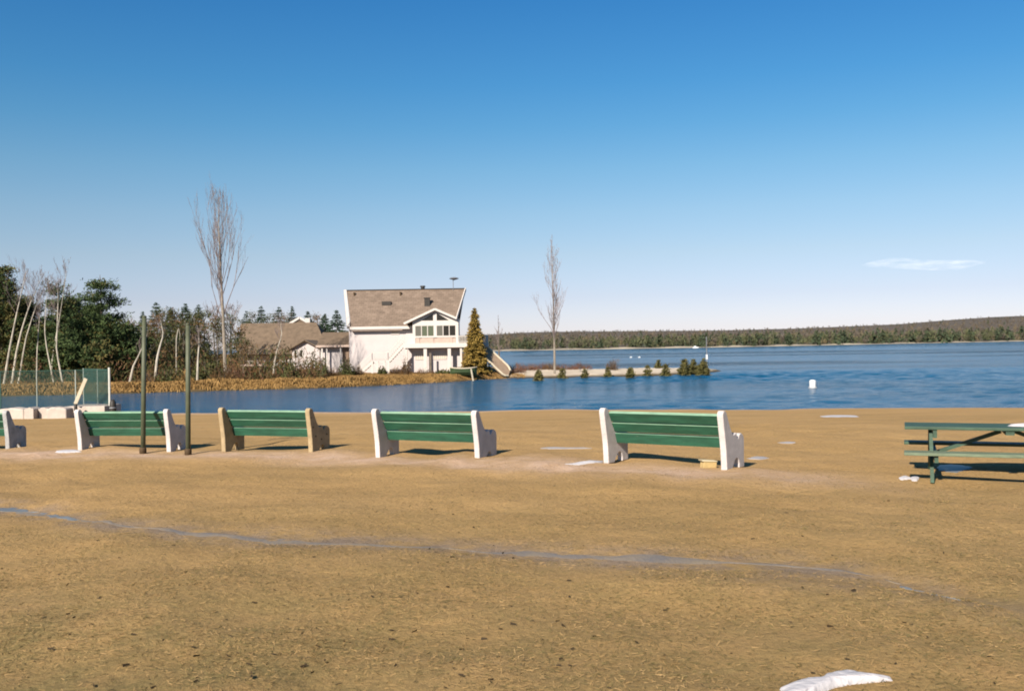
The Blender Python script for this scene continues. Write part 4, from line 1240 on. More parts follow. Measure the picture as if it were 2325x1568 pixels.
# deck, its posts and railing
DX0, DX1 = lx(917, PY), lx(1108, PY)
b = MB(); b.box(DX0, DX1, Yf - .25, -0.004, deck_z0 + .06, deck_z1 - .004); b.box(DX0 - .03, DX1 + .03, Yf - .29, Yf - .25, deck_z0, deck_z1 + .01)
deck = P(b, 'deck', M_trim)
for px in (922, 965, 1019.5, 1046, 1103):
    x = lx(px, PY); w_ = .17 if px in (965, 1019.5) else .10
    b = MB(); b.box(x - w_, x + w_, Yf - .12, Yf + .12, -.4, deck_z0 + .058); P(b, 'post', M_trim, deck)
rz0, rz1 = deck_z1, lz(1060, 762, PY)
b = MB(); b.box(xb + .02, DX1, Yf - .18, Yf - .10, rz1 - .08, rz1); b.box(xb + .02, DX1, Yf - .18, Yf - .10, rz0 + .08, rz0 + .14)
b.box(DX1 - .22, DX1, Yf - .20, Yf - .08, rz0, rz1 + .05)
k = xb + .1
while k < DX1 - .25:
    b.box(k, k + .05, Yf - .165, Yf - .115, rz0 + .142, rz1 - .082); k += .16
P(b, 'railing', M_trim, deck)
# ground floor under the porch
LY = -1.55
b = MB(); b.box(lx(934, LY), lx(1045, LY), LY, -0.006, -.35, deck_z0 + .05); P(b, 'lower_wall', M_siding)
window(house, lx(943, LY), lx(961, LY), lz(950, 815, LY), lz(950, 802, LY), LY - .004, M_curtain, .06, 3)
window(house, lx(984, LY), lx(1012, LY), lz(1000, 814, LY), lz(1000, 802, LY), LY - .004, M_curtain, .06, 5)
b = MB(); b.box(lx(978.3, LY) - .10, lx(978.3, LY) + .10, Yf - .3, Yf - .24, -.3, deck_z0 - .55); P(b, 'downpipe', M_bark)
# white outside stair with landing
SY = -2.1
s0 = (lx(918, SY), deck_z1); s1 = (lx(882, SY), lz(870, 819, SY)); s2 = (lx(846, SY), s1[1]); s3 = (lx(812, SY), 0.02)
b = MB()
for yy in (SY - .5, SY + .5):
    b.bar((s0[0], yy, s0[1] - .12), (s1[0], yy, s1[1] - .12), .07, .26); b.bar((s2[0], yy, s2[1] - .12), (s3[0], yy, s3[1] - .05), .07, .26)
b.box(s2[0], s1[0], SY - .54, SY + .54, s1[1] - .12, s1[1])
for (p0, p1, nn) in ((s0, s1, 8), (s2, s3, 6)):
    for k in range(nn):
        t_ = (k + .5) / nn; x = p0[0] + (p1[0] - p0[0]) * t_; z = p0[1] + (p1[1] - p0[1]) * t_
        b.box(x - .13, x + .13, SY - .46, SY + .46, z - .03, z + .01)
stair = P(b, 'staircase', M_trim)
b = MB()
for yy in (SY - .52,):
    for (p0, p1) in ((s0, s1), (s1, s2), (s2, s3)):
        b.bar((p0[0], yy, p0[1] + .9), (p1[0], yy, p1[1] + .9), .06, .09)
        b.bar((p0[0], yy, p0[1] + .18), (p1[0], yy, p1[1] + .18), .05, .06)
        nn = 10
        for k in range(nn + 1):
            t_ = k / nn; x = p0[0] + (p1[0] - p0[0]) * t_; z = p0[1] + (p1[1] - p0[1]) * t_
            b.box(x - .025, x + .025, yy - .025, yy + .025, z + .1, z + .86)
P(b, 'handrail', M_trim, stair)
for px in (846, 858, 873, 883):
    b = MB(); b.box(lx(px, SY) - .10, lx(px, SY) + .10, SY - .66, SY - .56, -.4, s1[1] - .02); P(b, 'post', M_trim, stair)
b = MB(); b.bar((lx(851, SY), SY - .61, s1[1] - .3), (lx(866, SY), SY - .61, .15), .08, .12); P(b, 'brace', M_trim, stair)
# low wing on the left
GYW = 1.0
wx0, wx1 = lx(727, GYW), WL - .004
wz = lz(760, 784, GYW)
b = MB(); b.box(wx0, wx1, GYW, 6, -.2, wz); P(b, 'wing_wall', M_siding)
b = MB(); slab(b, [(wx0 - .3, GYW - .7, wz), (wx1, GYW - .7, wz), (wx1, 4.0, wz + 1.5), (wx0 - .3, 4.0, wz + 1.5)], .12)
P(b, 'wing_roof', M_brownroof)
b = MB(); b.box(wx0 - .35, wx1, GYW - .78, GYW - .7, wz - .18, wz + .04); P(b, 'wing_fascia', M_panel)
b = MB(); b.box(lx(777, GYW), lx(793, GYW), GYW - .05, GYW - .003, 0, lz(785, 790, GYW)); P(b, 'door', M_door)
for px in (731, 742, 773):
    b = MB(); b.box(lx(px, GYW - .5) - .07, lx(px, GYW - .5) + .07, GYW - .6, GYW - .46, -.3, wz - .004); P(b, 'wing_post', M_trim)

# ramp sloping off the deck's right end, its face tipped towards the water in front
a = at(1104, 786, HY - 2.6); c = at(1160, 838, HY - 3.2)
rmp = thing('ramp', 'broad tilted brown ramp with pale rims sloping from the white deck to the sand', 'ramp', c)
wv_ = at(1150, 852, HY - 3.0) - at(1163, 836, HY - 1.6)
wv_ = Vector((-.42, -1.45, -.95))
prof = [Vector((a - c) * (1 - t_)) + Vector((0, 0, .10 * max(0, t_ - .7) ** 2 * 6)) for t_ in np.linspace(0, 1, 12)]
shr_ = [1 - .45 * max(0, (t_ - .82) / .18) ** 2 for t_ in np.linspace(0, 1, 12)]
nrm_ = (c - a).cross(wv_).normalized()
if nrm_.y > 0: nrm_ = -nrm_
b = MB(); n_ = 12
e0 = [p_ + wv_ * (.5 - .5 * k_) for p_, k_ in zip(prof, shr_)]; e1 = [p_ + wv_ * (.5 + .5 * k_) for p_, k_ in zip(prof, shr_)]
v = [tuple(p_) for p_ in e0 + e1] + [tuple(p_ - nrm_ * .14) for p_ in e0 + e1]
f = [(i, i + 1, n_ + i + 1, n_ + i) for i in range(n_ - 1)] + [(2 * n_ + i, 3 * n_ + i, 3 * n_ + i + 1, 2 * n_ + i + 1) for i in range(n_ - 1)]
f += [(i, 2 * n_ + i, 2 * n_ + i + 1, i + 1) for i in range(n_ - 1)] + [(n_ + i, n_ + i + 1, 3 * n_ + i + 1, 3 * n_ + i) for i in range(n_ - 1)]
f += [(0, n_, 3 * n_, 2 * n_), (n_ - 1, 3 * n_ - 1, 4 * n_ - 1, 2 * n_ - 1)]
b.add(v, f)
b.build('tread_surface', mat('brown_ramp_boards', (0.40, 0.29, 0.20), .8, .25, 2.0, stretch=(1, 6, 1)), rmp)
for ee in (e0, e1):
    b = MB(); b.tube([p_ + nrm_ * .06 for p_ in ee], 0.10, 6); b.build('side_rail', M_plank, rmp)
for i in (2, 6):
    p_ = (e0[i] + e1[i]) / 2; b = MB(); b.bar((p_.x, p_.y + .3, p_.z - .15), (p_.x, p_.y + .3, -.6), .14, .14, (0, 1, 0)); b.build('support', M_dark, rmp)

# green boat and stake beside the conifer
bp_ = at(1052, 853, 97.2)
bt = thing('rowboat', 'dark green rowboat with a pale rim lying left of the golden conifer', 'rowboat', (bp_.x, 97.2, bz(bp_.x, 97.2)))
b = MB(); L_, ns = 2.7, 14
rings = []
for i in range(ns):
    t_ = i / (ns - 1); wv = 0.60 * (1 - abs(2 * t_ - 1) ** 2.6) ** .7 + .03; x = (t_ - .5) * L_
    sh_ = 0.12 * (2 * t_ - 1) ** 2
    for yy, z in ((-wv, .70 + sh_), (-wv * .92, .35), (-wv * .5, .06), (0, 0), (wv * .5, .06), (wv * .92, .35), (wv, .70 + sh_), (wv * .8, .66 + sh_), (0, .2), (-wv * .8, .66 + sh_)):
        rings.append((x, yy, z))
f = [(i * 10 + k, (i + 1) * 10 + k, (i + 1) * 10 + (k + 1) % 10, i * 10 + (k + 1) % 10) for i in range(ns - 1) for k in range(10)]
f += [tuple(range(10)), tuple((ns - 1) * 10 + k for k in range(9, -1, -1))]
b.add(rings, f); b.build('hull', M_boat, bt)
b = MB()
for s_ in (-1, 1):
    b.tube([((i / 13 - .5) * L_, s_ * (0.60 * (1 - abs(2 * i / 13 - 1) ** 2.6) ** .7 + .04), .73 + .12 * (2 * i / 13 - 1) ** 2) for i in range(14)], .045, 6)
b.build('gunwale', M_plank, bt)
b = MB(); q0, q1 = at(1069, 837, 96.5), at(1075, 857, 96.0)
q1 = Vector((q1.x, 96.0, bz(q1.x, 96.0) - .1)); b.bar(q1, q0, .12, .08); tag(b.build('stake', M_plank), 'pale wooden stake leaning left in front of the green rowboat', 'stake')

# pole at the spit end, pale bench by the cottage, far boat
p = base_at(1603.5, 107, -.1); h = h_for(1603.5, 764, 107, p.z)
o = thing('light_pole', 'thin grey pole with a small box on top at the sand spit\'s tip', 'pole', p)
b = MB(); b.tube([(0, 0, 0), (0, 0, h)], .05, 8); b.build('shaft', M_metal, o)
b = MB(); b.box(-.09, .09, -.09, .09, h * .44, h * .56); b.build('box', M_buoy, o)
p = base_at(572, 94, 0); zt = at(572, 827, 94).z - p.z
o = thing('table', 'long pale table standing in the brush before the brown cottage', 'table', p)
b = MB(); b.box(-1.05, 1.05, -.35, .35, zt - .16, zt); b.build('tabletop', mat('pale_pink_boards', (.68, .52, .44), .8, .15, 3), o, bevel=.01)
for sx in (-.8, .8):
    for sy in (-.25, .25):
        b = MB(); b.box(sx - .05, sx + .05, sy - .05, sy + .05, -.1, zt - .162); b.build('leg', M_bark, o)
p = at(1578, 786, 600)
o = thing('motorboat', 'tiny white boat moored against the far shore', 'boat', (p.x, 600, WATER)); o.scale = (.7, .7, .7)
b = MB(); b.prism([(-2.6, .9), (3.0, 1.1), (2.2, -.2), (-2.4, -.2)], lambda a_, b_, t_: (a_, t_, b_), -1, 1); b.build('hull', M_buoy, o)
b = MB(); b.box(-1.2, .6, -.8, .8, 1.05, 2.0); b.build('cabin', M_buoy, o)
# two floats on the far water, near buoy
M_float = M_buoy
for px, py, lab in ((1432, 811.5, 'left of the two small white floats beyond the sand spit'), (1451, 811.5, 'right of the two small white floats beyond the sand spit')):
    q = at_z(px, py, WATER)
    b = MB(); b.lathe([(.1, -.2), (.26, -.05), (.30, .10), (.2, .22), (.05, .26)], 12); o = b.build('float', M_float, smooth=True, loc=(q.x, q.y, WATER)); tag(o, lab, 'float', 'small white floats')
q = at_z(1844.5, 880.5, WATER)
o = thing('buoy', 'white cylindrical marker buoy floating alone on the blue lake', 'buoy', (q.x, q.y, WATER))
b = MB(); b.lathe([(.12, -.5), (.23, -.45), (.23, .50), (.19, .57), (.06, .60)], 16); b.build('body', M_buoy, o, smooth=True)
b = MB(); b.lathe([(.24, -.06), (.30, -.02), (.30, .06), (.24, .10)], 16); b.build('collar', mat('grey_collar', (.5, .52, .54), .5, .1, 5), o, smooth=True)

# ------------------------------------------------------------------ brown roofed cottage
CYD = 128.0
cb = base_at(640, CYD, -.1)
cot = thing('cottage', 'low cottage with a broad brown shingle roof left of the white house', 'house', cb)


def cx_(px, y=0): return (px - CX) / FPX * (CYD + y) - cb.x


def cz_(px, py, y=0): return at(px, py, CYD + y).z - cb.z


rz = cz_(640, 733, 4); ez = cz_(640, 803, -1)
x0, x1 = cx_(548, 4), cx_(719, 4)
b = MB(); b.box(cx_(552, 0), cx_(738, 0), 0, 8, -.3, ez + .25); P(b, 'wall', M_siding, cot)
b = MB()
slab(b, [(cx_(536, -1), -1, ez), (cx_(748, -1), -1, ez), (x1, 4, rz), (x0, 4, rz)], .15)
slab(b, [(cx_(748, -1), 9, ez), (cx_(536, -1), 9, ez), (x0, 4.002, rz), (x1, 4.002, rz)], .15)
b.add([(cx_(748, -1), -1, ez), (cx_(748, -1), 9, ez), (x1, 4, rz)], [(0, 1, 2)]); b.add([(cx_(536, -1), -1, ez), (cx_(536, -1), 9, ez), (x0, 4, rz)], [(0, 2, 1)])
rf = P(b, 'roof', M_brownroof, cot)
# rear gable with white rake boards and chimney
gy_ = 6.0
pkx, pkz = cx_(681, gy_), cz_(681, 721, gy_)
b = MB(); xL, xR = cx_(655, gy_), cx_(706, gy_); zB = cz_(681, 736, gy_)
b.prism([(xL, zB - .6), (xR, zB - .6), (xR, zB), (pkx, pkz - .1), (xL, zB)], lambda a_, b_, t_: (a_, gy_ + t_, b_), 0, 3); P(b, 'rear_gable', M_brownroof, cot)
b = MB(); b.bar((xL, gy_ - .1, zB), (pkx, gy_ - .1, pkz), .12, .30); b.bar((pkx, gy_ - .1, pkz), (xR, gy_ - .1, zB), .12, .30); P(b, 'rake_board', M_trim, cot)
b = MB(); b.box(cx_(692, gy_), cx_(703, gy_), gy_ + .3, gy_ + 1.1, zB - .8, cz_(697, 722, gy_)); P(b, 'chimney', M_trim, cot)
# small front gable
fy = -6.0
b = MB(); xL, xR, pkx = cx_(663, fy), cx_(725, fy), cx_(693, fy)
zE, zP = cz_(690, 790, fy), cz_(690, 773, fy)
b.box(xL, xR, fy, -.002, -.6, zE); b.prism([(xL, zE), (xR, zE), (pkx, zP)], lambda a_, b_, t_: (a_, fy + t_, b_), 0, 6); P(b, 'front_wall', M_siding, cot)
b = MB(); slab(b, [(xL - .5, fy - .5, zE - .15), (pkx, fy - .5, zP + .1), (pkx, 3, zP + .1), (xL - .5, 3, zE - .15)], .12)
slab(b, [(pkx + .002, fy - .5, zP + .1), (xR + .5, fy - .5, zE - .15), (xR + .5, 3, zE - .15), (pkx + .002, 3, zP + .1)], .12); P(b, 'front_roof', M_brownroof, cot)
for a_, c_ in ((668, 673), (681, 686)):
    window(cot, cx_(a_, fy), cx_(c_, fy), cz_(a_, 810, fy), cz_(a_, 795, fy), fy - .004, M_glassdark, .08)

# ------------------------------------------------------------------ park benches
PROF = [(0, 0), (-.004, .12), (-.014, .28), (-.036, .43), (-.066, .59), (-.098, .77), (-.100, .805), (-.086, .838), (-.055, .856), (-.012, .852), (.022, .83), (.045, .79),
        (.098, .69), (.150, .60), (.20, .53), (.25, .49), (.30, .505), (.345, .52), (.362, .50), (.366, .46), (.385, .432), (.41, .435), (.43, .468), (.465, .495), (.52, .497),
        (.57, .472), (.60, .43), (.606, .36), (.60, .18), (.60, 0), (.42, 0), (.418, .07), (.395, .13), (.345, .155), (.285, .13), (.225, .06), (.18, 0)]


def make_bench(loc, rz, label, mend, bolts=False, L=2.04, group='concrete and green slat park benches in a row'):
    root = thing('park_bench', label, 'bench', loc, rz, group)
    for s_ in (-1, 1):
        b = MB(); x = s_ * (L / 2 - .047)
        b.prism(PROF, lambda a_, b_, t_: (t_, a_, b_), x - .047, x + .047)
        e = b.build('end_panel', mend, root, bevel=.014)
        if bolts:
            for u, z in ((-.05, .68), (.02, .50), (.11, .33), (.30, .26), (.49, .34)):
                c = MB(); xo = x + s_ * .047
                c.tube([(xo - s_ * .01, u, z), (xo + s_ * .006, u, z)], .017, 8); c.build('bolt', M_bolt, e)
    xi = L / 2 - .092
    for (u0, z0, u1, z1) in ((.030, .772, .104, .640), (.118, .612, .198, .478), (.212, .448, .258, .300)):
        d = Vector((0, u1 - u0, z1 - z0)); n_ = Vector((0, d.z, -d.y)).normalized()
        # plank: back face from (u0,z0) to (u1,z1), thickness .05 forwards; top edge worn and painted paler as if sunlit
        th = .062
        A = Vector((0, u0, z0)); B = Vector((0, u1, z1)); nf = Vector((0, -d.z, d.y)).normalized()
        if nf.y < 0: nf = -nf
        c = [A, B, B + nf * th, A + nf * th]
        v = [(x, p.y, p.z) for x in (-xi, xi) for p in c]
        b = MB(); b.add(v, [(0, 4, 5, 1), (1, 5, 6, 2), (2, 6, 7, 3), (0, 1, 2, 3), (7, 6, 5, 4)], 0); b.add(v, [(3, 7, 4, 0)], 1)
        b.build('back_slat', [M_greenw, M_greenwornlit], root)
    for u in (.29, .43):
        b = MB(); b.box(-xi, xi, u, u + .125, .365, .41); b.build('seat_slat', M_greenw, root, bevel=.008)
    return root


def g0(x, y, dz=-.015): return (x, y, float(ground_z(x, y)) + dz)


bz0 = [
    ((2.19, 14.28), 37, 'largest white ended green bench, rightmost of the row, with a tan box beneath it', M_white, False),
    ((-1.46, 16.13), 27, 'white ended green bench in the middle, straight below the white house\'s porch', M_white, False),
    ((-4.66, 18.25), 21, 'green bench with bare tan concrete ends marked by dark bolts', M_tan, True),
    ((-7.74, 19.25), 11, 'green bench with white ends standing behind the two green poles', M_white, False),
    ((-11.42, 20.1), 5, 'bench with shade-grey ends cut off by the left edge of the photo', M_greyshade, False),
]
for (x, y), th, lab, m_, bo in bz0:
    bb_ = make_bench(g0(x, y), -R(th), lab, m_, bo)
    bb_.rotation_euler = (R(.6 * math.sin(3 * x)), R(.5 * math.sin(7 * x + 1)), -R(th))

# tan box under the right bench
q = on_ground(1608, 1061)
o = thing('cardboard_box', 'small battered tan box lying under the rightmost bench', 'box', (q.x, q.y, q.z), R(12))
b = MB(); b.prism([(-.105, 0), (.10, -.004), (.108, .085), (-.095, .10)], lambda a_, b_, t_: (a_, t_, b_), -.06, .07); b.build('body', M_box, o, bevel=.008)
b = MB(); b.prism([(-.12, .103), (.112, .088), (.108, .10), (-.13, .122)], lambda a_, b_, t_: (a_, t_, b_), -.07, .075); b.build('flap', M_boxw, o)

# ------------------------------------------------------------------ two green poles
for px, ty, by_, tx, lab in ((324.5, 720, 1029, 327.5, 'left green pole, the taller one, in front of the bench with white ends'),
                             (427, 737, 1032, 426.5, 'right green pole, slightly shorter, beside the white ended bench\'s arm')):
    q = on_ground(px, by_); tp = at(tx, ty, q.y)
    o = thing('pole', lab, 'pole', q, 0, 'green poles beside the bench')
    h = tp.z - q.z; dx = tp.x - q.x
    b = MB(); b.tube([(0, 0, -.1), (dx * .5, 0, h * .5), (dx, 0, h)], [.047, .045, .042], 14); b.build('shaft', M_pole, o, smooth=True)
    b = MB(); b.lathe([(.044, h - .005), (.046, h + .012), (.03, h + .03), (.005, h + .035)], 14, 0, dx, 0); b.build('cap', M_pole, o, smooth=True)
    b = MB(); b.lathe([(.068, -.05), (.066, .10), (.056, .12)], 14); b.build('collar', M_bolt, o, smooth=True)

# ------------------------------------------------------------------ picnic table
ft = on_ground(2116, 1097)
th = R(22)
cxx, cyy = math.cos(th), math.sin(th)
lxx, lyy = -.93, -.66
ox = ft.x - (cxx * lxx + cyy * lyy); oy = ft.y - (-cyy * lxx + cxx * lyy)
ptab_z = .94
ptab = thing('picnic_table', 'green wooden picnic table cut off by the right edge of the photo', 'picnic table', (ox, oy, ft.z - .01), -th)
ptab.scale = (1, 1, ptab_z)
b = MB()
for k in range(5):
    y0 = -.36 + k * .146; b.box(-1.25, 1.25, y0, y0 + .135, .715, .757)
b.build('tabletop', M_tablegreen, ptab, bevel=.006)
for s_ in (-1, 1):
    b = MB(); yc = s_ * .70
    b.box(-1.26, 1.26, yc - .14, yc - .006, .405, .447); b.box(-1.26, 1.26, yc + .006, yc + .14, .405, .447)
    b.build('seat', M_tableworn if s_ < 0 else M_tablegreen, ptab, bevel=.006)
for sx in (-.93, .93):
    for s_ in (-1, 1):
        b = MB(); b.bar((sx, s_ * .66, 0), (sx, s_ * .22, .66), .045, .10, (0, 1, 0)); b.build('leg', M_tablegreen, ptab)
    s2 = .05 if sx < 0 else -.05
    b = MB(); b.box(sx + s2 - .024, sx + s2 + .024, -.80, .80, .31, .404); b.build('seat_beam', M_tablegreen, ptab)
    b = MB(); b.box(sx + s2 - .024, sx + s2 + .024, -.34, .34, .60, .714); b.build('top_beam', M_tablegreen, ptab)
    b = MB(); b.bar((sx + s2 * 1.6, 0, .37), (-s2 * 1.6, 0, .68), .07, .05); b.build('brace', M_tablegreen, ptab)
b = MB(); b.box(-.05, .05, -.34, .34, .655, .714); b.build('centre_beam', M_tablegreen, ptab)


# ------------------------------------------------------------------ snow and puddles
def blob(name, pts_px, hgt, m, label, cat, group, seed, ground=True, zfix=None):
    """thin patch traced on the ground: outline from pixels, own thickness"""
    g = np.random.default_rng(seed)
    W = [on_ground(*p) for p in pts_px] if zfix is None else [at_z(*p, zfix) for p in pts_px]
    n0 = len(W); out = []
    for i in range(n0):
        a_, b_ = W[i], W[(i + 1) % n0]; pm, nx_ = W[(i - 1) % n0], W[(i + 2) % n0]
        for t_ in np.linspace(0, 1, 11)[:-1]:
            q = 0.5 * ((2 * a_) + (b_ - pm) * t_ + (2 * pm - 5 * a_ + 4 * b_ - nx_) * t_ ** 2 + (3 * a_ - pm - 3 * b_ + nx_) * t_ ** 3)
            out.append(q)
    c = sum((p for p in out), Vector()) / len(out)
    ph = g.uniform(0, 6.28, 4); n1_ = len(out)
    out = [c + (p - c) * (1 + .05 * math.sin(6.28 * 5 * i / n1_ + ph[0]) + .045 * math.sin(6.28 * 9 * i / n1_ + ph[1]) + .035 * math.sin(6.28 * 16 * i / n1_ + ph[2])) for i, p in enumerate(out)]
    zf = (lambda x, y: float(ground_z(x, y))) if zfix is None else (lambda x, y: zfix)
    cz0 = zf(c.x, c.y)
    b = MB(); n_ = len(out); v = []
    rings = [(1.0, 0.0, -.012), (.95, .18, 0), (.84, .45, 0), (.68, .8, 0), (.45, .95, 0), (.22, 1.05, 0)]
    for s_, hh_, dz in rings:
        for p in out:
            x = c.x + (p.x - c.x) * s_; y = c.y + (p.y - c.y) * s_
            v.append((x - c.x, y - c.y, zf(x, y) - cz0 + dz + hgt * hh_ * (1 + (.22 * math.sin(7 * x + 3 * y) * math.sin(5 * y - 2 * x) if hgt > .012 else 0)) + .004))
    v.append((0, 0, hgt * 1.05 + .004))
    f = [(j * n_ + i, j * n_ + (i + 1) % n_, (j + 1) * n_ + (i + 1) % n_, (j + 1) * n_ + i) for j in range(len(rings) - 1) for i in range(n_)]
    f += [((len(rings) - 1) * n_ + i, (len(rings) - 1) * n_ + (i + 1) % n_, len(rings) * n_) for i in range(n_)]
    b.add(v, f)
    o = b.build(name, m, smooth=True, loc=(c.x, c.y, cz0))
    return tag(o, label, cat, group)


GN = 'leftover snow patches'
blob('snow_patch', [(1768, 1566), (1800, 1549), (1850, 1546), (1882, 1532), (1930, 1527), (1990, 1532), (2026, 1543), (1960, 1551), (1900, 1560), (1830, 1582), (1785, 1590)], .04, M_snow,
     'largest white snow patch, at the bottom edge of the photo', 'snow patch', GN, 1)
blob('snow_patch', [(1284, 1053), (1310, 1050), (1345, 1047.5), (1368, 1046), (1366, 1050), (1330, 1053), (1300, 1055)], .012, M_snow,
     'thin snow streak at the left foot of the rightmost bench', 'snow patch', GN, 2)
blob('snow_patch', [(2040, 1085), (2052, 1080), (2062, 1082), (2070, 1086), (2058, 1088), (2046, 1089)], .014, M_snow, 'left lump of the two snow lumps by the picnic table leg', 'snow patch', GN, 3)
blob('snow_patch', [(2066, 1086), (2076, 1080), (2086, 1083), (2083, 1090), (2073, 1092)], .016, M_snow, 'right lump of the two snow lumps by the picnic table leg', 'snow patch', GN, 4)
blob('snow_patch', [(125, 1025), (150, 1021), (175, 1021), (182, 1025), (160, 1027), (135, 1027.5)], .014, M_snow, 'snow streak at the left foot of the bench behind the poles', 'snow patch', GN, 5)
blob('snow_patch', [(1862, 944.5), (1900, 942), (1948, 944.5), (1905, 946.5)], .012, M_snow, 'pale snow streak on the beach right of the rightmost bench, nearest the water', 'snow patch', GN, 6)
GI = 'icy puddles'
blob('puddle', [(1225, 1017), (1260, 1015), (1320, 1015.5), (1342, 1017.5), (1290, 1018.8), (1245, 1019)], .006, M_ice, 'pale icy puddle between the middle bench and the rightmost bench', 'puddle', GI, 7)
blob('puddle', [(1695, 1041), (1715, 1036), (1735, 1037), (1745, 1040), (1725, 1043)], .006, M_ice, 'grey icy puddle just right of the rightmost bench', 'puddle', GI, 8)
blob('puddle', [(2125, 1062), (2145, 1054), (2185, 1056), (2205, 1063), (2170, 1072), (2140, 1070)], .006, M_wet, 'blue puddle reflecting the sky under the picnic table', 'puddle', GI, 9)
blob('puddle', [(1765, 1005), (1785, 1002.5), (1806, 1004), (1790, 1007)], .006, M_ice, 'small icy streak on the beach halfway to the picnic table', 'puddle', GI, 10)
blob('puddle', [(-30, 1149), (20, 1147), (60, 1152), (84, 1157), (50, 1158), (0, 1156), (-30, 1155)], .006, M_wet, 'blue wet puddle at the left end of the rut, at the photo\'s edge', 'puddle', GI, 11)
blob('puddle', [(92, 1160), (130, 1164), (175, 1174), (188, 1178), (160, 1176), (120, 1170)], .006, M_wet, 'long thin blue puddle in the rut, second from the left edge', 'puddle', GI, 12)
blob('puddle', [(2040, 1322), (2075, 1328), (2120, 1342), (2180, 1361), (2140, 1356), (2080, 1340), (2050, 1330)], .006, M_wet, 'dark blue puddle at the right end of the rut', 'puddle', GI, 13)
# snow left on the picnic table
tb = MB(); vv = []; n_ = 20
for s_, h_ in ((1, 0), (.85, .03), (.5, .04)):
    for k in range(n_):
        a_ = 6.28 * k / n_; rr = 1 + .18 * math.sin(3 * a_) + .1 * math.sin(7 * a_)
        vv.append((.30 * rr * s_ * math.cos(a_), .15 * rr * s_ * math.sin(a_), h_))
vv.append((0, 0, .042))
ff = [(j * n_ + k, j * n_ + (k + 1) % n_, (j + 1) * n_ + (k + 1) % n_, (j + 1) * n_ + k) for j in range(2) for k in range(n_)] + [(2 * n_ + k, 2 * n_ + (k + 1) % n_, 3 * n_) for k in range(n_)]
tb.add(vv, ff)
px_l, py_l = .33, .02
tag(tb.build('snow_patch', M_snow, smooth=True, loc=(ox + cxx * px_l + cyy * py_l, oy - cyy * px_l + cxx * py_l, ft.z - .01 + .757 * ptab_z - .004)), 'snow left on top of the picnic table', 'snow patch', GN)

# ------------------------------------------------------------------ concrete blocks, fence and odds and ends at left
GBK = 'pale concrete blocks along the water on the left'
BY = 46.6
blk = [(-70, 3, 930, 'concrete block cut off by the photo\'s left edge'), (5, 63, 925, 'leftmost whole concrete block of the low wall, long and rounded'),
       (65, 87, 924, 'short concrete block, second whole one of the low wall'), (88.5, 112, 924, 'short concrete block left of the leaning board'),
       (113.5, 159, 923, 'long concrete block under the dark stump')]
for i, (a_, c_, ty, lab) in enumerate(blk):
    p0, p1 = at(a_, 950, BY), at(c_, 950, BY)
    z0 = float(gz(p0.x, BY)); zt = at((a_ + c_) / 2, ty, BY).z
    wv = p1.x - p0.x
    b = MB(); g = np.random.default_rng(i)
    K = 9; prof = []
    b_ = []
    for k in range(K):
        t_ = k / (K - 1); x = -wv / 2 + wv * t_
        hh_ = (zt - z0) * (0.86 + 0.14 * math.sin(math.pi * t_) + .03 * g.normal())
        b_.append((x, hh_))
    pol = [(-wv / 2, -.25)] + [(wv / 2, -.25)] + b_[::-1]
    b.prism(pol, lambda a2, b2, t_: (a2, t_, b2), -.4, .4)
    o = b.build('concrete_block', M_block, loc=((p0.x + p1.x) / 2, BY + .1 * g.normal(), z0), bevel=.06); tag(o, lab, 'concrete block', GBK)
# slab at the fence corner
SYd = 48.0
p0, p1 = at(161, 930, SYd), at(249, 930, SYd); zt = at(205, 918, SYd).z; zb = float(gz(p0.x, SYd)) - .3
b = MB(); b.box(p0.x, p1.x, SYd - .6, SYd + 1.4, zb, zt - .05); b.box(p0.x - .03, p1.x + .03, SYd - .64, SYd - .602, zt - .62, zt - .48)
tag(b.build('concrete_slab', M_block, bevel=.03), 'pale concrete slab under the mesh fence\'s end post', 'concrete slab')
# mesh fence
fz = thing('mesh_fence', 'see through green wire mesh fence with thin posts at the water\'s edge', 'fence', (at(0, 900, 48).x, 48, at(0, 940, 48).z))
O = Vector(fz.location)
fx0, fx1 = at(-60, 900, 48).x - O.x, at(248, 900, 48).x - O.x
ft_, fb_ = at(120, 841.5, 48).z - O.z, at(120, 924, 48).z - O.z
rx1, ry1 = at(189, 900, 52.5).x - O.x, 4.5


def wire_panel(b, a, c, z0, z1, sp=.075, r=.004):
    a = Vector((a[0], a[1], 0)); c = Vector((c[0], c[1], 0)); L_ = (c - a).length; d = (c - a) / L_; H = z1 - z0
    nrm = d.cross(Vector((0, 0, 1)))
    Pq = []
    for sgn in (1, -1):
        s0 = -H if sgn > 0 else 0
        k = s0
        while k < L_ + (0 if sgn > 0 else H):
            x0, zz0, x1_, zz1 = (k, z0, k + H, z1) if sgn > 0 else (k, z0, k - H, z1)
            # clip to [0,L]
            def cl(xa, za, xb, zb):
                t0, t1 = 0.0, 1.0
                dx_ = xb - xa
                for e, lim in ((-dx_, xa), (dx_, L_ - xa)):
                    if abs(e) < 1e-9: continue
                    t_ = lim / e
                    if e < 0: t0 = max(t0, t_)
                    else: t1 = min(t1, t_)
                return (t0, t1)
            t0, t1 = cl(x0, zz0, x1_, zz1)
            if t1 > t0 + 1e-4:
                pa = a + d * (x0 + (x1_ - x0) * t0) + Vector((0, 0, zz0 + (zz1 - zz0) * t0)); pb = a + d * (x0 + (x1_ - x0) * t1) + Vector((0, 0, zz0 + (zz1 - zz0) * t1))
                b.tube([pa + nrm * (.004 * sgn), pb + nrm * (.004 * sgn)], r, 3, caps=False)
            k += sp


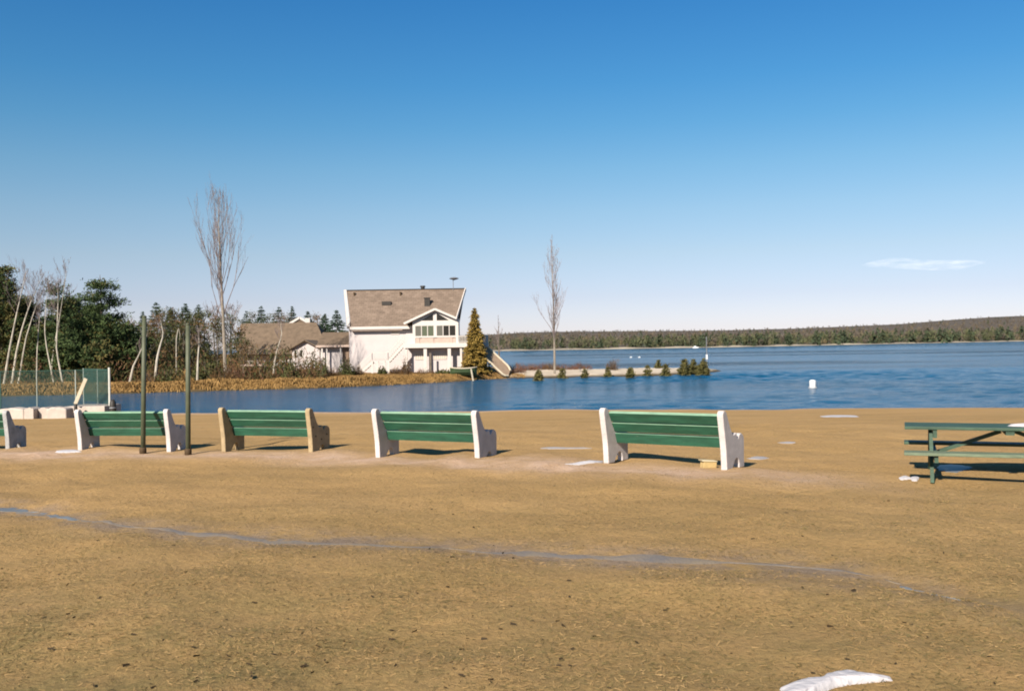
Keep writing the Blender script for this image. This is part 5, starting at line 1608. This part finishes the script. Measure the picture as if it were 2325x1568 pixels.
b = MB(); wire_panel(b, (fx0, 0), (fx1, 0), fb_, ft_); b.build('wire_panel', M_fence, fz)
b = MB(); wire_panel(b, (fx1, 0.05), (rx1, ry1), fb_ + .1, ft_, .07, .0045); b.build('wire_panel', M_fence, fz)
for px, Y, thick in ((1, 48, .035), (84, 48, .022), (172, 48, .03), (222, 50, .025), (190, 52.4, .025)):
    x = at(px, 900, Y).x - O.x
    b = MB(); b.tube([(x, Y - 48, fb_ - .25), (x, Y - 48, ft_ + .03)], thick, 8); b.build('post', M_fpost if px != 1 else M_fence, fz)
b = MB(); b.tube([(fx1 + .03, -.03, fb_ - .35), (fx1 + .03, -.03, ft_ + .12)], .055, 10); b.build('end_post', mat('white_post', (.72, .72, .66), .5, .1, 5), fz)
b = MB(); b.tube([(fx0, 0, ft_ + .012), (fx1, 0, ft_ + .012)], .012, 6); b.tube([(fx1, .05, ft_ + .012), (rx1, ry1, ft_ + .012)], .012, 6); b.build('top_rail', M_fence, fz)
# leaning board, stump and barrel
q0, q1 = at(171, 917, 47.2), at(195, 859, 46.9)
b = MB(); b.bar(q0, q1, .17, .05, (0, 1, 0)); tag(b.build('board', M_plank), 'pale narrow board leaning right above the concrete blocks', 'board')
p = at(172, 930, 46.9); b = MB(); b.lathe([(.07, -.1), (.08, 0), (.075, .26), (.05, .29)], 10)
tag(b.build('stump', M_dark, smooth=True, loc=p), 'short dark stump at the foot of the leaning board', 'stump')
p = at(256.5, 937, 47.5); o = thing('barrel', 'dark rounded barrel standing in the water beside the fence\'s end post', 'barrel', (p.x, 47.5, p.z - .15))
hb = at(256, 907, 47.5).z - p.z + .15
b = MB(); b.lathe([(.12, 0), (.15, .1), (.165, hb * .5), (.14, hb * .85), (.07, hb), (.01, hb + .01)], 14); b.build('body', M_dark, o, smooth=True)
b = MB(); b.lathe([(.168, hb * .45), (.175, hb * .5), (.168, hb * .55)], 14); b.build('hoop', M_metal, o, smooth=True)

# ------------------------------------------------------------------ dormant grass blades and fallen leaves near the camera
N = 90000
Y = 4.2 + rng.gamma(2.0, 2.4, N); X = rng.uniform(-1, 1, N) * (Y * 0.56 + .4)
keep = (Y < 17) & (np.abs(rut_d(X, Y)) > .2)
X, Y = X[keep], Y[keep]; n_ = len(X)
clump = np.sin(X * 2.1 + 1.3 * Y) * np.sin(Y * 2.7 - X) + rng.normal(size=n_) * .6
X, Y = X[clump > -.35], Y[clump > -.35]; n_ = len(X)
Z = ground_z(X, Y) + .008
ax_ = np.stack([rng.normal(size=n_), rng.normal(size=n_), np.abs(rng.normal(size=n_)) * .35], 1)
b = MB(); b.cards(np.stack([X, Y, Z], 1), rng.uniform(.014, .042, n_), rng.uniform(.002, .0045, n_), ax_, 0.05, (rng.random(n_) < .42).astype(int))
o = b.build('dry_grass', [M_straw, M_olivegrass]); o['kind'] = 'stuff'; o['label'] = 'short dormant straw coloured grass blades on the lawn'; o['category'] = 'grass'
N = 750
Y = 4.2 + rng.gamma(1.6, 1.6, N); X = rng.uniform(-1, 1, N) * (Y * 0.56 + .4)
left = rng.random(N) < (0.55 + 0.45 * (X < 0))
X, Y = X[left & (Y < 13)], Y[left & (Y < 13)]; n_ = len(X)
b = MB(); sz = np.minimum(rng.gamma(2.0, .0040, n_) + .003, .022)
b.cards(np.stack([X, Y, ground_z(X, Y) + .010], 1), sz * 1.9, sz * .8, np.stack([rng.normal(size=n_), rng.normal(size=n_) * .7, .05 * rng.normal(size=n_)], 1), .05)
o = b.build('fallen_leaves', M_deadleaf); o['kind'] = 'stuff'; o['label'] = 'dark crumbled dead leaves scattered on the lawn'; o['category'] = 'leaves'


# ------------------------------------------------------------------ cloud
def cloud():
    Yc = 4000.0
    c = at(2096, 600, Yc)
    b = MB(); ns_, nr = 40, 14; v = []
    for i in range(ns_ + 1):
        t_ = i / ns_; x = (t_ - .5) * 520; hw = 24 * (math.sin(math.pi * t_) ** .7) * (1 + .2 * math.sin(9 * t_)) + 1
        for k in range(nr):
            a_ = 6.283 * k / nr; v.append((x, 90 * math.sin(math.pi * t_) ** .6 * math.cos(a_), hw * math.sin(a_) + 6 * math.sin(7 * t_)))
    f = [(i * nr + (k + 1) % nr, (i + 1) * nr + (k + 1) % nr, (i + 1) * nr + k, i * nr + k) for i in range(ns_) for k in range(nr)]
    f += [tuple(range(nr - 1, -1, -1)), tuple(ns_ * nr + k for k in range(nr))]
    b.add(v, f)
    m = bpy.data.materials.new('thin_cloud_vapour'); m.use_nodes = True; nt = m.node_tree
    for n_ in list(nt.nodes):
        if n_.type == 'BSDF_PRINCIPLED': nt.nodes.remove(n_)
    pv = nt.nodes.new('ShaderNodeVolumePrincipled'); pv.inputs['Color'].default_value = (.97, .96, .98, 1); pv.inputs['Anisotropy'].default_value = -0.35
    tc = nt.nodes.new('ShaderNodeTexCoord'); mp = nt.nodes.new('ShaderNodeMapping'); mp.inputs['Scale'].default_value = (.012, .02, .06)
    n1 = nt.nodes.new('ShaderNodeTexNoise'); n1.inputs['Scale'].default_value = 1; n1.inputs['Detail'].default_value = 4
    nt.links.new(tc.outputs['Object'], mp.inputs[0]); nt.links.new(mp.outputs[0], n1.inputs[0])
    mr = nt.nodes.new('ShaderNodeMapRange'); mr.inputs['From Min'].default_value = .43; mr.inputs['From Max'].default_value = .72; mr.inputs['To Max'].default_value = .0026
    nt.links.new(n1.outputs['Fac'], mr.inputs['Value']); nt.links.new(mr.outputs[0], pv.inputs['Density'])
    nt.links.new(pv.outputs[0], nt.nodes['Material Output'].inputs['Volume'])
    o = b.build('cloud', m, smooth=True, loc=c); tag(o, 'single thin pale cloud low in the sky over the far shore', 'cloud')


cloud()


# scaled down against the raised exposure, so shade renders deeper: one common albedo correction for every solid surface
for m in bpy.data.materials:
    if m.name in ('lake_water', 'thin_cloud_vapour'): continue
    nt = m.node_tree; b = nt.nodes.get('Principled BSDF')
    if b is None: continue
    k = 0.585
    inp = b.inputs['Base Color']
    if inp.is_linked:
        src = inp.links[0].from_socket
        hs = nt.nodes.new('ShaderNodeHueSaturation'); hs.inputs['Value'].default_value = k
        nt.links.new(src, hs.inputs['Color']); nt.links.new(hs.outputs[0], inp)
    else:
        c = inp.default_value; inp.default_value = (c[0] * k, c[1] * k, c[2] * k, 1)
